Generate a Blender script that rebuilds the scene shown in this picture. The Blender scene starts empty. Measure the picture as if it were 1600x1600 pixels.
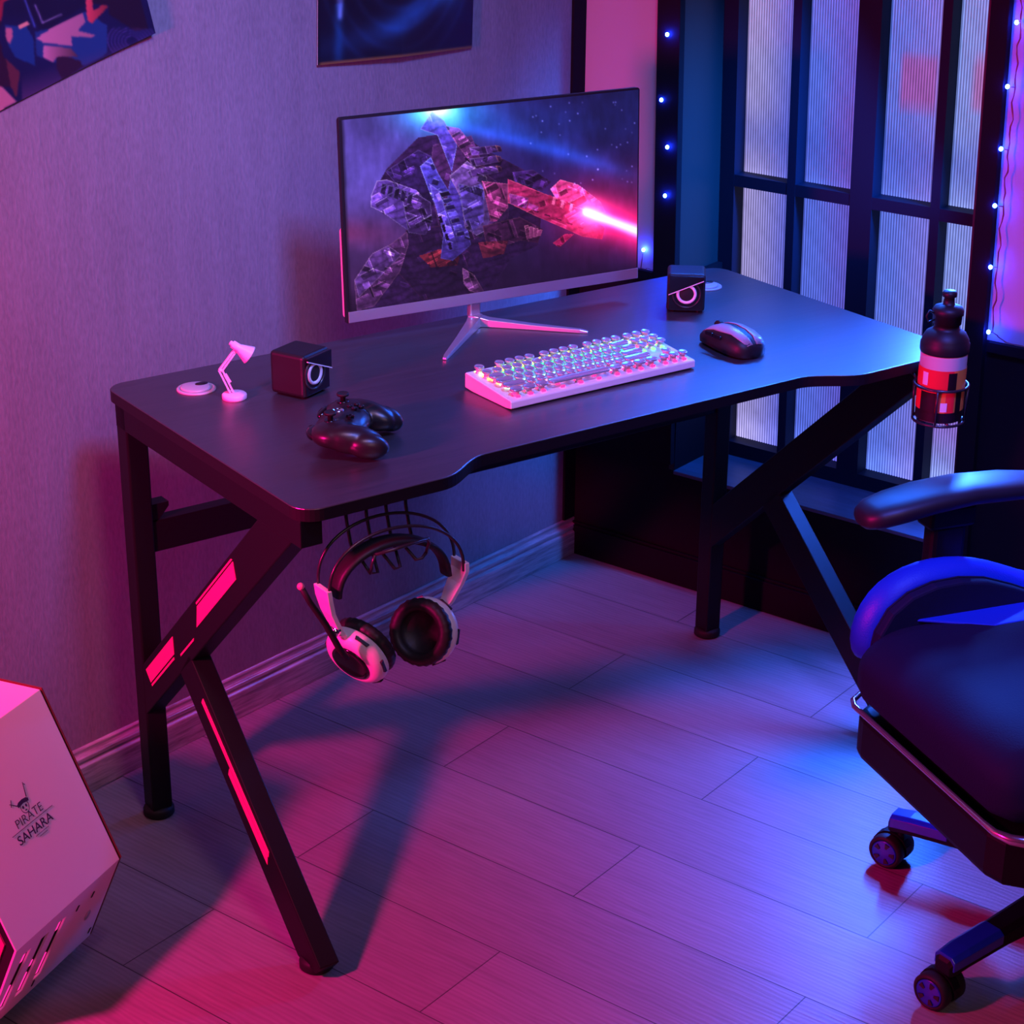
import bpy, bmesh, math, random
import numpy as np
from mathutils import Vector, Matrix
random.seed(7); np.random.seed(7)
PI = math.pi
SC = bpy.context.scene; COL = SC.collection

# ------------------------------------------------------------------ frames
CAM = (-1.8094, -2.4310, 1.7388); YAW, PITCH, ROLL, FPX = 0.8788, 0.3937, 0.0084, 3058.2
DX, DY, TH = 0.0, -0.1054, -0.2605          # desk: back left corner of the top, turn
DW_, DD_, DMID = 1.2532, 0.6214, 0.576
XC, AL = 1.3359, math.atan(0.0382)          # window wall: corner position, turn

def DP(a, b, z=0.0):
    c, s = math.cos(TH), math.sin(TH)
    return Vector((DX + a*c + b*s, DY + a*s - b*c, z))
def WP(u, n, z=0.0):
    return Vector((XC + u*math.sin(AL) - n*math.cos(AL), -u*math.cos(AL) - n*math.sin(AL), z))

def lin(r, g, b):
    f = lambda c: (c/255/12.92 if c/255 <= .04045 else ((c/255+.055)/1.055)**2.4)
    return (f(r), f(g), f(b))

# ------------------------------------------------------------------ materials
MATS = {}
def mat(name, col=(.5,.5,.5), rough=.5, metal=0, spec=.5, emit=None, es=0, bump=None, coat=0, vary=None, sheen=0):
    m = bpy.data.materials.new(name); m.use_nodes = True
    nt = m.node_tree; b = nt.nodes['Principled BSDF']
    b.inputs['Base Color'].default_value = (*col, 1)
    b.inputs['Roughness'].default_value = rough
    b.inputs['Metallic'].default_value = metal
    b.inputs['Specular IOR Level'].default_value = spec
    b.inputs['Coat Weight'].default_value = coat
    if sheen: b.inputs['Sheen Weight'].default_value = sheen
    if emit:
        b.inputs['Emission Color'].default_value = (*emit, 1); b.inputs['Emission Strength'].default_value = es
    tc = nt.nodes.new('ShaderNodeTexCoord')
    if vary:                                   # (scale, amount) mottling of the base colour
        n = nt.nodes.new('ShaderNodeTexNoise'); n.inputs['Scale'].default_value = vary[0]; n.inputs['Detail'].default_value = 5
        nt.links.new(tc.outputs['Object'], n.inputs['Vector'])
        r = nt.nodes.new('ShaderNodeMapRange'); r.inputs['To Min'].default_value = 1-vary[1]; r.inputs['To Max'].default_value = 1+vary[1]
        nt.links.new(n.outputs['Fac'], r.inputs['Value'])
        mx = nt.nodes.new('ShaderNodeVectorMath'); mx.operation = 'SCALE'; mx.inputs[0].default_value = col
        nt.links.new(r.outputs['Result'], mx.inputs['Scale']); nt.links.new(mx.outputs['Vector'], b.inputs['Base Color'])
    if bump:                                   # (scale, strength)
        n = nt.nodes.new('ShaderNodeTexNoise'); n.inputs['Scale'].default_value = bump[0]; n.inputs['Detail'].default_value = 6
        nt.links.new(tc.outputs['Object'], n.inputs['Vector'])
        bn = nt.nodes.new('ShaderNodeBump'); bn.inputs['Strength'].default_value = bump[1]; bn.inputs['Distance'].default_value = .002
        nt.links.new(n.outputs['Fac'], bn.inputs['Height']); nt.links.new(bn.outputs['Normal'], b.inputs['Normal'])
    MATS[name] = m
    return m
def nodes_of(m): return m.node_tree.nodes, m.node_tree.links, m.node_tree.nodes['Principled BSDF']

# wallpaper: fine vertical fibres
wallp = mat('wallpaper', (.42,.37,.44), .75, spec=.25)
N, L, B = nodes_of(wallp)
tc = N.new('ShaderNodeTexCoord'); mp = N.new('ShaderNodeMapping'); mp.inputs['Scale'].default_value = (190, 190, 70)
L.new(tc.outputs['Object'], mp.inputs['Vector'])
n1 = N.new('ShaderNodeTexNoise'); n1.inputs['Scale'].default_value = 1; n1.inputs['Detail'].default_value = 5; L.new(mp.outputs['Vector'], n1.inputs['Vector'])
mp2 = N.new('ShaderNodeMapping'); mp2.inputs['Scale'].default_value = (14, 14, 3.5); L.new(tc.outputs['Object'], mp2.inputs['Vector'])
n2 = N.new('ShaderNodeTexNoise'); n2.inputs['Scale'].default_value = 1; n2.inputs['Detail'].default_value = 7; n2.inputs['Roughness'].default_value = .7; L.new(mp2.outputs['Vector'], n2.inputs['Vector'])
ad = N.new('ShaderNodeMath'); ad.operation = 'ADD'; L.new(n1.outputs['Fac'], ad.inputs[0]); L.new(n2.outputs['Fac'], ad.inputs[1])
cr = N.new('ShaderNodeMapRange'); cr.inputs['From Min'].default_value = .6; cr.inputs['From Max'].default_value = 1.4
cr.inputs['To Min'].default_value = .76; cr.inputs['To Max'].default_value = 1.24; L.new(ad.outputs[0], cr.inputs['Value'])
sv = N.new('ShaderNodeVectorMath'); sv.operation = 'SCALE'; sv.inputs[0].default_value = (.18,.165,.19); L.new(cr.outputs['Result'], sv.inputs['Scale']); L.new(sv.outputs['Vector'], B.inputs['Base Color'])
bn = N.new('ShaderNodeBump'); bn.inputs['Strength'].default_value = .5; bn.inputs['Distance'].default_value = .0015; L.new(ad.outputs[0], bn.inputs['Height']); L.new(bn.outputs['Normal'], B.inputs['Normal'])

# floor: wood planks running along the window wall
floorm = mat('floor_planks', (.3,.27,.27), .42, spec=.5)
N, L, B = nodes_of(floorm)
tc = N.new('ShaderNodeTexCoord')
br = N.new('ShaderNodeTexBrick'); br.offset = .5; br.squash = 1
br.inputs['Scale'].default_value = 1; br.inputs['Brick Width'].default_value = .8345; br.inputs['Row Height'].default_value = .187
br.inputs['Mortar Size'].default_value = .0011; br.inputs['Mortar Smooth'].default_value = .2; br.inputs['Bias'].default_value = 0
br.inputs['Color1'].default_value = (.215,.195,.20,1); br.inputs['Color2'].default_value = (.25,.228,.232,1); br.inputs['Mortar'].default_value = (.05,.045,.05,1)
mp = N.new('ShaderNodeMapping'); mp.inputs['Location'].default_value = (FLX, FLY, 0) if 'FLX' in globals() else (.0335, .021, 0)
L.new(tc.outputs['Object'], mp.inputs['Vector']); L.new(mp.outputs['Vector'], br.inputs['Vector'])
mg = N.new('ShaderNodeMapping'); mg.inputs['Scale'].default_value = (5, 60, 1); L.new(tc.outputs['Object'], mg.inputs['Vector'])
ng = N.new('ShaderNodeTexNoise'); ng.inputs['Scale'].default_value = 1.3; ng.inputs['Detail'].default_value = 8; ng.inputs['Roughness'].default_value = .65; ng.inputs['Distortion'].default_value = .6
L.new(mg.outputs['Vector'], ng.inputs['Vector'])
mg2 = N.new('ShaderNodeMapping'); mg2.inputs['Scale'].default_value = (1.6, 7, 1); L.new(tc.outputs['Object'], mg2.inputs['Vector'])
nw = N.new('ShaderNodeTexWave'); nw.wave_type = 'RINGS'; nw.inputs['Scale'].default_value = 5; nw.inputs['Distortion'].default_value = 9; nw.inputs['Detail'].default_value = 3; nw.inputs['Detail Scale'].default_value = .7
L.new(mg2.outputs['Vector'], nw.inputs['Vector'])
ad = N.new('ShaderNodeMath'); ad.operation = 'MULTIPLY_ADD'; ad.inputs[1].default_value = .22; L.new(nw.outputs['Fac'], ad.inputs[0]); L.new(ng.outputs['Fac'], ad.inputs[2])
cr = N.new('ShaderNodeMapRange'); cr.inputs['From Min'].default_value = .35; cr.inputs['From Max'].default_value = .95
cr.inputs['To Min'].default_value = .80; cr.inputs['To Max'].default_value = 1.18; L.new(ad.outputs[0], cr.inputs['Value'])
sv = N.new('ShaderNodeVectorMath'); sv.operation = 'SCALE'; L.new(br.outputs['Color'], sv.inputs[0]); L.new(cr.outputs['Result'], sv.inputs['Scale']); L.new(sv.outputs['Vector'], B.inputs['Base Color'])
iv = N.new('ShaderNodeMath'); iv.operation = 'MULTIPLY_ADD'; iv.inputs[1].default_value = -2.2; L.new(br.outputs['Fac'], iv.inputs[0]); L.new(ad.outputs[0], iv.inputs[2])
bn = N.new('ShaderNodeBump'); bn.inputs['Strength'].default_value = .45; bn.inputs['Distance'].default_value = .0015; L.new(iv.outputs[0], bn.inputs['Height']); L.new(bn.outputs['Normal'], B.inputs['Normal'])

def grain(name, col, rough, sc, amt, bump=.3, dist=.001, spec=.5):
    m = mat(name, col, rough, spec=spec); N, L, B = nodes_of(m)
    tc = N.new('ShaderNodeTexCoord'); mp = N.new('ShaderNodeMapping'); mp.inputs['Scale'].default_value = sc; L.new(tc.outputs['Object'], mp.inputs['Vector'])
    n = N.new('ShaderNodeTexNoise'); n.inputs['Scale'].default_value = 1; n.inputs['Detail'].default_value = 7; n.inputs['Roughness'].default_value = .65; n.inputs['Distortion'].default_value = .3
    L.new(mp.outputs['Vector'], n.inputs['Vector'])
    r = N.new('ShaderNodeMapRange'); r.inputs['From Min'].default_value = .3; r.inputs['From Max'].default_value = .7; r.inputs['To Min'].default_value = 1-amt; r.inputs['To Max'].default_value = 1+amt; L.new(n.outputs['Fac'], r.inputs['Value'])
    sv = N.new('ShaderNodeVectorMath'); sv.operation = 'SCALE'; sv.inputs[0].default_value = col; L.new(r.outputs['Result'], sv.inputs['Scale']); L.new(sv.outputs['Vector'], B.inputs['Base Color'])
    bn = N.new('ShaderNodeBump'); bn.inputs['Strength'].default_value = bump; bn.inputs['Distance'].default_value = dist; L.new(n.outputs['Fac'], bn.inputs['Height']); L.new(bn.outputs['Normal'], B.inputs['Normal'])
    return m
deskm = grain('black_woodgrain_laminate', (.024,.022,.028), .36, (7, 130, 7), .3, .35, .0006, spec=.75)
basem = grain('grey_oak_skirting', (.27,.24,.25), .30, (9, 9, 110), .6, .3)
deskm.node_tree.nodes['Principled BSDF'].inputs['IOR'].default_value = 1.9
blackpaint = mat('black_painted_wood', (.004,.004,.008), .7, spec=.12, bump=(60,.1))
framepaint = mat('dark_blue_grey_paint', (.002,.009,.022), .55, spec=.12, bump=(45,.12))
nichepaint = mat('niche_paint', (.006,.018,.020), .5, spec=.4, bump=(30,.1))
plaster = mat('white_plaster', (.38,.35,.38), .8, spec=.2, bump=(90,.12), vary=(2.5,.04))
blackmetal = mat('black_powder_coat', (.006,.0065,.008), .46, spec=.2, bump=(700,.08))
wirem = mat('black_wire', (.02,.02,.022), .3, spec=.6)
decal = mat('hot_pink_leg_decal', (.95,.03,.28), .45)
blackplastic = mat('black_plastic', (.012,.012,.013), .32, spec=.5)
mattblack = mat('matt_black_plastic', (.010,.009,.011), .48, spec=.36)
chairblack = mat('chair_black_plastic', (.003,.004,.007), .5, spec=.18)
rubber = mat('black_rubber', (.012,.012,.012), .6, spec=.3)
glossblack = mat('glossy_black', (.006,.006,.008), .12, spec=.5)
whiteplastic = mat('white_plastic', (.78,.74,.76), .35)
silver = mat('brushed_silver', (.62,.6,.66), .3, metal=.8)
chrome = mat('chrome', (.85,.85,.88), .12, metal=1)
greyring = mat('pale_speaker_ring', (.75,.72,.75), .3)
leather_black = mat('black_faux_leather', (.005,.010,.040), .72, spec=.15, bump=(350,.25))
leather_blue = mat('blue_faux_leather', (.006,.045,.55), .45, spec=.3, bump=(350,.2))
bluePl = mat('blue_plastic', (.005,.03,.42), .28, coat=.3)
padm = mat('black_ear_pad', (.014,.013,.014), .5, spec=.4, bump=(120,.2))
casewhite = mat('white_case_steel', (.72,.70,.73), .38)
printm = mat('dark_print', (.03,.01,.06), .6)
redprint = mat('red_print', (.75,.02,.03), .4)
orangeprint = mat('orange_print', (.8,.22,.04), .4)
bottlewhite = mat('translucent_white_bottle', (.55,.48,.46), .4)
keycap = mat('satin_metal_keycap', (.55,.52,.54), .24, metal=.6)
keystem = mat('clear_key_stem', (.7,.6,.65), .2)
ledm = mat('blue_led_bulb', (.1,.15,.9), .2, emit=(.01,.035,1.0), es=420)
ledwire = mat('copper_led_wire', (.22,.08,.09), .35, metal=.4)
pinkglow = mat('pink_case_light', (.1,.01,.05), .4, emit=(1,.02,.30), es=1.6)
deepblack = mat('slot_interior', (.01,.004,.006), .4)

def vcmat(name, es=0, rough=.5, spec=.5, coat=0):
    m = mat(name, (.5,.5,.5), rough, spec=spec, coat=coat); N, L, B = nodes_of(m)
    at = N.new('ShaderNodeVertexColor'); at.layer_name = 'Col'
    if es:
        B.inputs['Base Color'].default_value = (.01,.01,.012,1)
        L.new(at.outputs['Color'], B.inputs['Emission Color']); B.inputs['Emission Strength'].default_value = es
    else: L.new(at.outputs['Color'], B.inputs['Base Color'])
    return m
screenm = vcmat('lit_screen', es=1.0, rough=.35, spec=.08)
posterm = vcmat('printed_poster', 0, .4)
panem = vcmat('self_lit_ribbed_glass', es=1.0, rough=.25, spec=.6)
ledkeys = vcmat('key_backlight', es=5.0)

# ------------------------------------------------------------------ mesh builder
class MB:
    def __init__(s): s.v = []; s.f = []; s.sm = []
    def add(s, vs, fs, smooth=False):
        o = len(s.v); s.v += [tuple(v) for v in vs]
        for f in fs: s.f.append([o+i for i in f]); s.sm.append(smooth)
        return s
    def box(s, x0, x1, y0, y1, z0, z1, M=None):
        vs = [Vector(p) for p in ((x0,y0,z0),(x1,y0,z0),(x1,y1,z0),(x0,y1,z0),(x0,y0,z1),(x1,y0,z1),(x1,y1,z1),(x0,y1,z1))]
        if M: vs = [M @ v for v in vs]
        return s.add(vs, [(0,3,2,1),(4,5,6,7),(0,1,5,4),(1,2,6,5),(2,3,7,6),(3,0,4,7)])
    def prism(s, pts, h0, h1, fn, smooth=False):     # pts 2-D outline, fn(p, q, h) -> 3-D
        n = len(pts)
        vs = [fn(p[0], p[1], h0) for p in pts] + [fn(p[0], p[1], h1) for p in pts]
        fs = [list(range(n))[::-1], list(range(n, 2*n))]
        s.add(vs, fs); o = len(s.v)-2*n
        for i in range(n):
            j = (i+1) % n; s.f.append([o+i, o+j, o+n+j, o+n+i]); s.sm.append(smooth)
        return s
    def tube(s, path, r, n=8, closed=False, cap=True):
        P = [Vector(p) for p in path]; m = len(P)
        R = r if isinstance(r, (list, tuple)) else [r]*m
        up = None; rings = []
        for i in range(m):
            if closed: t = P[(i+1) % m] - P[i-1]
            else: t = P[min(i+1, m-1)] - P[max(i-1, 0)]
            t.normalize()
            if up is None:
                up = Vector((0,0,1)) if abs(t.z) < .9 else Vector((1,0,0))
            up = (up - t*up.dot(t)); 
            if up.length < 1e-6: up = t.orthogonal()
            up.normalize(); sd = t.cross(up)
            rings.append([P[i] + (up*math.cos(2*PI*k/n) + sd*math.sin(2*PI*k/n))*R[i] for k in range(n)])
        vs = [v for rg in rings for v in rg]; fs = []
        for i in range(m if closed else m-1):
            j = (i+1) % m
            for k in range(n): l = (k+1) % n; fs.append((i*n+k, i*n+l, j*n+l, j*n+k))
        s.add(vs, fs, True)
        if cap and not closed:
            o = len(s.v)-len(vs); s.f.append([o+k for k in range(n)][::-1]); s.sm.append(False)
            s.f.append([o+(m-1)*n+k for k in range(n)]); s.sm.append(False)
        return s
    def lathe(s, prof, n=32, M=None, cap=True):       # prof: (r, z)
        vs = []
        for r, z in prof:
            for k in range(n):
                a = 2*PI*k/n; v = Vector((r*math.cos(a), r*math.sin(a), z)); vs.append(M @ v if M else v)
        fs = []
        for i in range(len(prof)-1):
            for k in range(n): l = (k+1) % n; fs.append((i*n+k, i*n+l, (i+1)*n+l, (i+1)*n+k))
        s.add(vs, fs, True); o = len(s.v)-len(vs)
        if cap:
            if prof[0][0] > 1e-5: s.f.append([o+k for k in range(n)][::-1]); s.sm.append(False)
            if prof[-1][0] > 1e-5: s.f.append([o+(len(prof)-1)*n+k for k in range(n)]); s.sm.append(False)
        return s
    def loft(s, secs, smooth=True, cap=True):
        n = len(secs[0]); vs = [v for c in secs for v in c]; fs = []
        for i in range(len(secs)-1):
            for k in range(n): l = (k+1) % n; fs.append((i*n+k, i*n+l, (i+1)*n+l, (i+1)*n+k))
        s.add(vs, fs, smooth); o = len(s.v)-len(vs)
        if cap:
            s.f.append([o+k for k in range(n)][::-1]); s.sm.append(smooth)
            s.f.append([o+(len(secs)-1)*n+k for k in range(n)]); s.sm.append(smooth)
        return s
    def sphere(s, c, r, n=16, m=10, M=None, sc=(1,1,1)):
        prof = [(max(1e-6, math.sin(PI*i/m)) , -math.cos(PI*i/m)) for i in range(m+1)]
        T = Matrix.Translation(c) @ (M or Matrix()) @ Matrix.Diagonal((r*sc[0], r*sc[1], r*sc[2], 1))
        return s.lathe(prof, n, T, cap=False)
    def build(s, name, material, parent=None, bevel=0, seg=2, xf=None, weld=False, subsurf=0, auto=True):
        me = bpy.data.meshes.new(name)
        vs = s.v if xf is None else [tuple(xf(*v)) for v in s.v]
        me.from_pydata(vs, [], s.f); me.update()
        me.polygons.foreach_set('use_smooth', s.sm)
        bm = bmesh.new(); bm.from_mesh(me)
        if weld: bmesh.ops.remove_doubles(bm, verts=bm.verts, dist=1e-5)
        bmesh.ops.recalc_face_normals(bm, faces=bm.faces); bm.to_mesh(me); bm.free()
        me.materials.append(material)
        o = bpy.data.objects.new(name, me); COL.objects.link(o)
        if parent: o.parent = parent
        if bevel:
            m = o.modifiers.new('bevel', 'BEVEL'); m.width = bevel; m.segments = seg; m.limit_method = 'ANGLE'; m.angle_limit = math.radians(35)
            m.harden_normals = False
        if subsurf:
            m = o.modifiers.new('subsurf', 'SUBSURF'); m.levels = subsurf; m.render_levels = subsurf
        return o
fl = lambda a, b, z: (a, -b, z)                       # desk coordinates (b towards the front) -> local
def tag(o, label=None, cat=None, group=None, kind=None):
    if label: o['label'] = label
    if cat: o['category'] = cat
    if group: o['group'] = group
    if kind: o['kind'] = kind
    return o
def empty(name, loc, rz=0, label=None, cat=None, group=None, kind=None):
    o = bpy.data.objects.new(name, None); COL.objects.link(o); o.location = loc; o.rotation_euler = (0,0,rz); o.empty_display_size = .05
    return tag(o, label, cat, group, kind)
def lean(o): return o

# ------------------------------------------------------------------ room
# floor in window wall coordinates so that the planks follow it
fo = MB().box(-.12, 3.5, -.25, 3.3, -.05, 0).build('floor', floorm, None)
fo.matrix_world = Matrix(((math.sin(AL), -math.cos(AL), 0, XC), (-math.cos(AL), -math.sin(AL), 0, 0), (0,0,1,0), (0,0,0,1)))
tag(fo, 'grey-brown wood plank floor running towards the window wall', 'floor', kind='structure')
wl = MB().box(-1.9, XC+.002, 0, .1, 0, 2.3).build('wall_left', wallp)
tag(wl, 'wall covered in fibrous wallpaper behind the desk and posters', 'wall', kind='structure')
# skirting with two mouldings
prof = [(0,0),(-.016,0),(-.016,.052),(-.011,.056),(-.013,.062),(-.013,.068),(-.007,.070),(-.005,.074),(-.006,.080),(-.003,.0835),(0,.0835)]
b = MB().prism(prof, -1.9, XC-.001, lambda y, z, h: (h, y, z)).build('baseboard_left', basem, bevel=.0015)
tag(b, 'moulded grey oak skirting along the papered wall', 'baseboard', kind='structure')
# black strip at the corner end of the papered wall
b = MB().box(XC-.040, XC, -.006, 0, .0835, 2.3).build('corner_strip', blackpaint)
tag(b, 'black strip along the corner between papered wall and pink-lit wall', 'trim', kind='structure')

def wbox(mb, u0, u1, n0, n1, z0, z1, lean=0.0):
    vs = []
    for z in (z0, z1):
        for (u, n) in ((u0,n0),(u1,n0),(u1,n1),(u0,n1)):
            vs.append(WP(u - lean*(z-.25), n, z))
    return mb.add(vs, [(0,3,2,1),(4,5,6,7),(0,1,5,4),(1,2,6,5),(2,3,7,6),(3,0,4,7)])
LE = .026
U0, U1, ZS, ZT, NB = .258, .884, .2525, 1.52, -.147
DADO = .668
# upper plaster wall (left and right of the niche, above it)
w = MB()
wbox(w, -.0, U0-.045, -.26, 0, DADO, 1.56); wbox(w, U1+.004, 3.4, -.26, 0, DADO, 1.56); wbox(w, 0, 3.4, -.26, 0, 1.56, 2.3)
o = w.build('wall_right', plaster); tag(o, 'white plaster wall around the window bay', 'wall', kind='structure')
w = MB()
wbox(w, 0, U0+.001, -.26, .004, .0, DADO); wbox(w, U1-.001, 3.4, -.26, .004, 0, DADO); wbox(w, U0, U1, -.26, .004, 0, ZS-.009)
wbox(w, 0, .2, .004, .012, DADO-.018, DADO); wbox(w, .925, 3.4, .004, .014, DADO-.018, DADO)
o = w.build('trim_2', blackpaint); tag(o, 'black dado panelling under the window sill and around the desk leg', 'trim', kind='structure')
w = MB(); wbox(w, .0, 3.4, .004, .016, 0, .068); wbox(w, 0, 3.4, .004, .011, .068, .074)
o = w.build('baseboard_right', blackpaint, bevel=.001); tag(o, 'black skirting below the window bay', 'baseboard', kind='structure')
# niche lining
w = MB(); wbox(w, U0-.012, U0, -.255, .0045, ZS, ZT, LE); wbox(w, U1, U1+.012, -.255, .0045, ZS, ZT, LE)
wbox(w, U0-.04, U1+.02, -.255, .0045, ZT, ZT+.02)
o = w.build('trim_3', nichepaint); tag(o, 'blue-grey painted side lining of the window bay', 'trim', kind='structure')
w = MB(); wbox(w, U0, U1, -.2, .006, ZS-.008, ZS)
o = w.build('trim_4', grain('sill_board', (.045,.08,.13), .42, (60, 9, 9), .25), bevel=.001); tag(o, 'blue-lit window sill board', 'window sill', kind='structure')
# casings
w = MB(); wbox(w, .206, .2585, .0, .018, DADO-.4, ZT+.05, .022)
o = w.build('trim_5', blackpaint, bevel=.001); tag(o, 'black casing on the left of the window bay carrying blue bulbs', 'trim', kind='structure')
w = MB(); wbox(w, .8935, .928, .0, .018, .09, ZT+.05, .026)
o = w.build('trim_6', blackpaint, bevel=.001); tag(o, 'black casing on the right of the window bay carrying blue bulbs', 'trim', kind='structure')

# window
win = empty('window_1', WP(.57, NB, ZS), 0, 'black framed window of eight tall ribbed panes glowing pale blue', 'window', kind='structure')
inv = Matrix.Translation(-win.location)
def wchild(mb, name, m, **k): return mb.build(name, m, win, xf=lambda x,y,z: inv @ Vector((x,y,z)), **k)
ND = -.192
stiles = [(.2585,.293),(.4155,.4345),(.5565,.6045),(.7285,.7475),(.8705,U1)]
rails = [(ZS,.283),(.830,.8535),(1.45,ZT)]
w = MB()
for (a, c) in stiles: wbox(w, a, c, ND, NB, ZS, ZT, .0275)
for k in range(4):
    for (z0, z1) in rails: wbox(w, stiles[k][1]-.001, stiles[k+1][0]+.001, ND, NB-.0004, z0, z1, .0275)
wchild(w, 'window_frame', framepaint)
def sm(x, a, b):
    t = min(1, max(0, (x-a)/(b-a))); return t*t*(3-2*t)
def hsh(x, y, s=1.0): return .5+.5*math.sin(x*12.9898*s+y*78.233*s)*math.cos(x*37.7*s-y*19.1)
def pane_col(k, u, z):  # glow from behind painted as pane colour, brighter at the lower edges
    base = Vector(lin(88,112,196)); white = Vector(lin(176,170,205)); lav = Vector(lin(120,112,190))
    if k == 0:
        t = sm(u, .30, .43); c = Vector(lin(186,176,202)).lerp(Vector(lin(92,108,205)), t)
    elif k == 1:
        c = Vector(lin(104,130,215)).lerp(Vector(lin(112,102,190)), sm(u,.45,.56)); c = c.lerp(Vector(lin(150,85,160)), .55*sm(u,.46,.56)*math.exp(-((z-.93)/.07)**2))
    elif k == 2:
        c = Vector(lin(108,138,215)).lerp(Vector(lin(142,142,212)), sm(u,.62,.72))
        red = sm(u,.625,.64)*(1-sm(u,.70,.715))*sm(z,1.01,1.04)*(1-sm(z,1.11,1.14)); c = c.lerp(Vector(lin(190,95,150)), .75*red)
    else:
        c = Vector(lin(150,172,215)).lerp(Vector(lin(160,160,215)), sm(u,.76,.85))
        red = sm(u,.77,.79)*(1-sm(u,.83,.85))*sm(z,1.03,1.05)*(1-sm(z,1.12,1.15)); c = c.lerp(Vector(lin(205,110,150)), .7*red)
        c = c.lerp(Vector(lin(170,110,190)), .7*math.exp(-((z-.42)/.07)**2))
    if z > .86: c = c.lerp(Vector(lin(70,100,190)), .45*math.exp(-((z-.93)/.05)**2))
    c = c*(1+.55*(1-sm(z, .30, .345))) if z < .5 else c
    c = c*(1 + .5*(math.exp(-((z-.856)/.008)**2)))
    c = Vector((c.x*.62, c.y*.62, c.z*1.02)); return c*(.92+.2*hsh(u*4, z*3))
def pane(k, z0, z1, lbl):
    a, c = stiles[k][1]-.004, stiles[k+1][0]+.004
    nr = 23; sub = 6; nu = nr*sub; nz = 34
    mb = MB(); cols = []
    for j in range(nz+1):
        z = z0-.003+(z1-z0+.006)*j/nz
        for i in range(nu+1):
            u = a+(c-a)*i/nu; ph = (i % sub)/sub
            rib = .5-.5*math.cos(2*PI*ph)
            mb.v.append(tuple(WP(u-.0275*(z-.25), ND+.006+.0016*rib, z)))
            cc = pane_col(k, u, z)*(.50+1.15*rib**2); cols.append((cc.x, cc.y, cc.z, 1))  # light and shade of the ribs painted into the self-glowing colours
    for j in range(nz):
        for i in range(nu):
            q = j*(nu+1)+i; mb.f.append([q, q+1, q+nu+2, q+nu+1]); mb.sm.append(True)
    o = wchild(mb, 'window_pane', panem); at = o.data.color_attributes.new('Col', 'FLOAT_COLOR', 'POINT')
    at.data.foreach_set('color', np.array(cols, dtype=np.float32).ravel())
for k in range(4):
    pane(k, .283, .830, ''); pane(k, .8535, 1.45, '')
w = MB(); wbox(w, U0-.02, U1+.02, -.26, -.20, ZS-.05, ZT+.02); wchild(w, 'back_board', blackpaint)

# ------------------------------------------------------------------ desk
desk = empty('gaming_desk', DP(0,0,0), TH, 'black gaming desk with K-shaped legs and woodgrain top holding the monitor', 'desk')
H = .75
def rnd(cx, cy, r, a0, a1, n=8): return [(cx+r*math.cos(a0+(a1-a0)*i/n), cy+r*math.sin(a0+(a1-a0)*i/n)) for i in range(n+1)]
def scurve(a0, b0, a1, b1, n=12):
    return [(a0+(a1-a0)*i/n, b0+(b1-b0)*(.5-.5*math.cos(PI*i/n))) for i in range(n+1)]
R0 = .034
out = rnd(R0, R0, R0, PI, 1.5*PI) + rnd(DW_-R0, R0, R0, 1.5*PI, 2*PI) + rnd(DW_-R0, DD_-R0, R0, 0, .5*PI)
out += scurve(1.035, DD_, .925, DMID) + scurve(.325, DMID, .222, DD_) + rnd(R0, DD_-R0, R0, .5*PI, PI)
MB().prism(out, H-.018, H, lambda a, b, z: (a, -b, z)).build('tabletop', deskm, desk, bevel=.0015)
LW = .036
B0 = .030; B1 = .066
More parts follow.
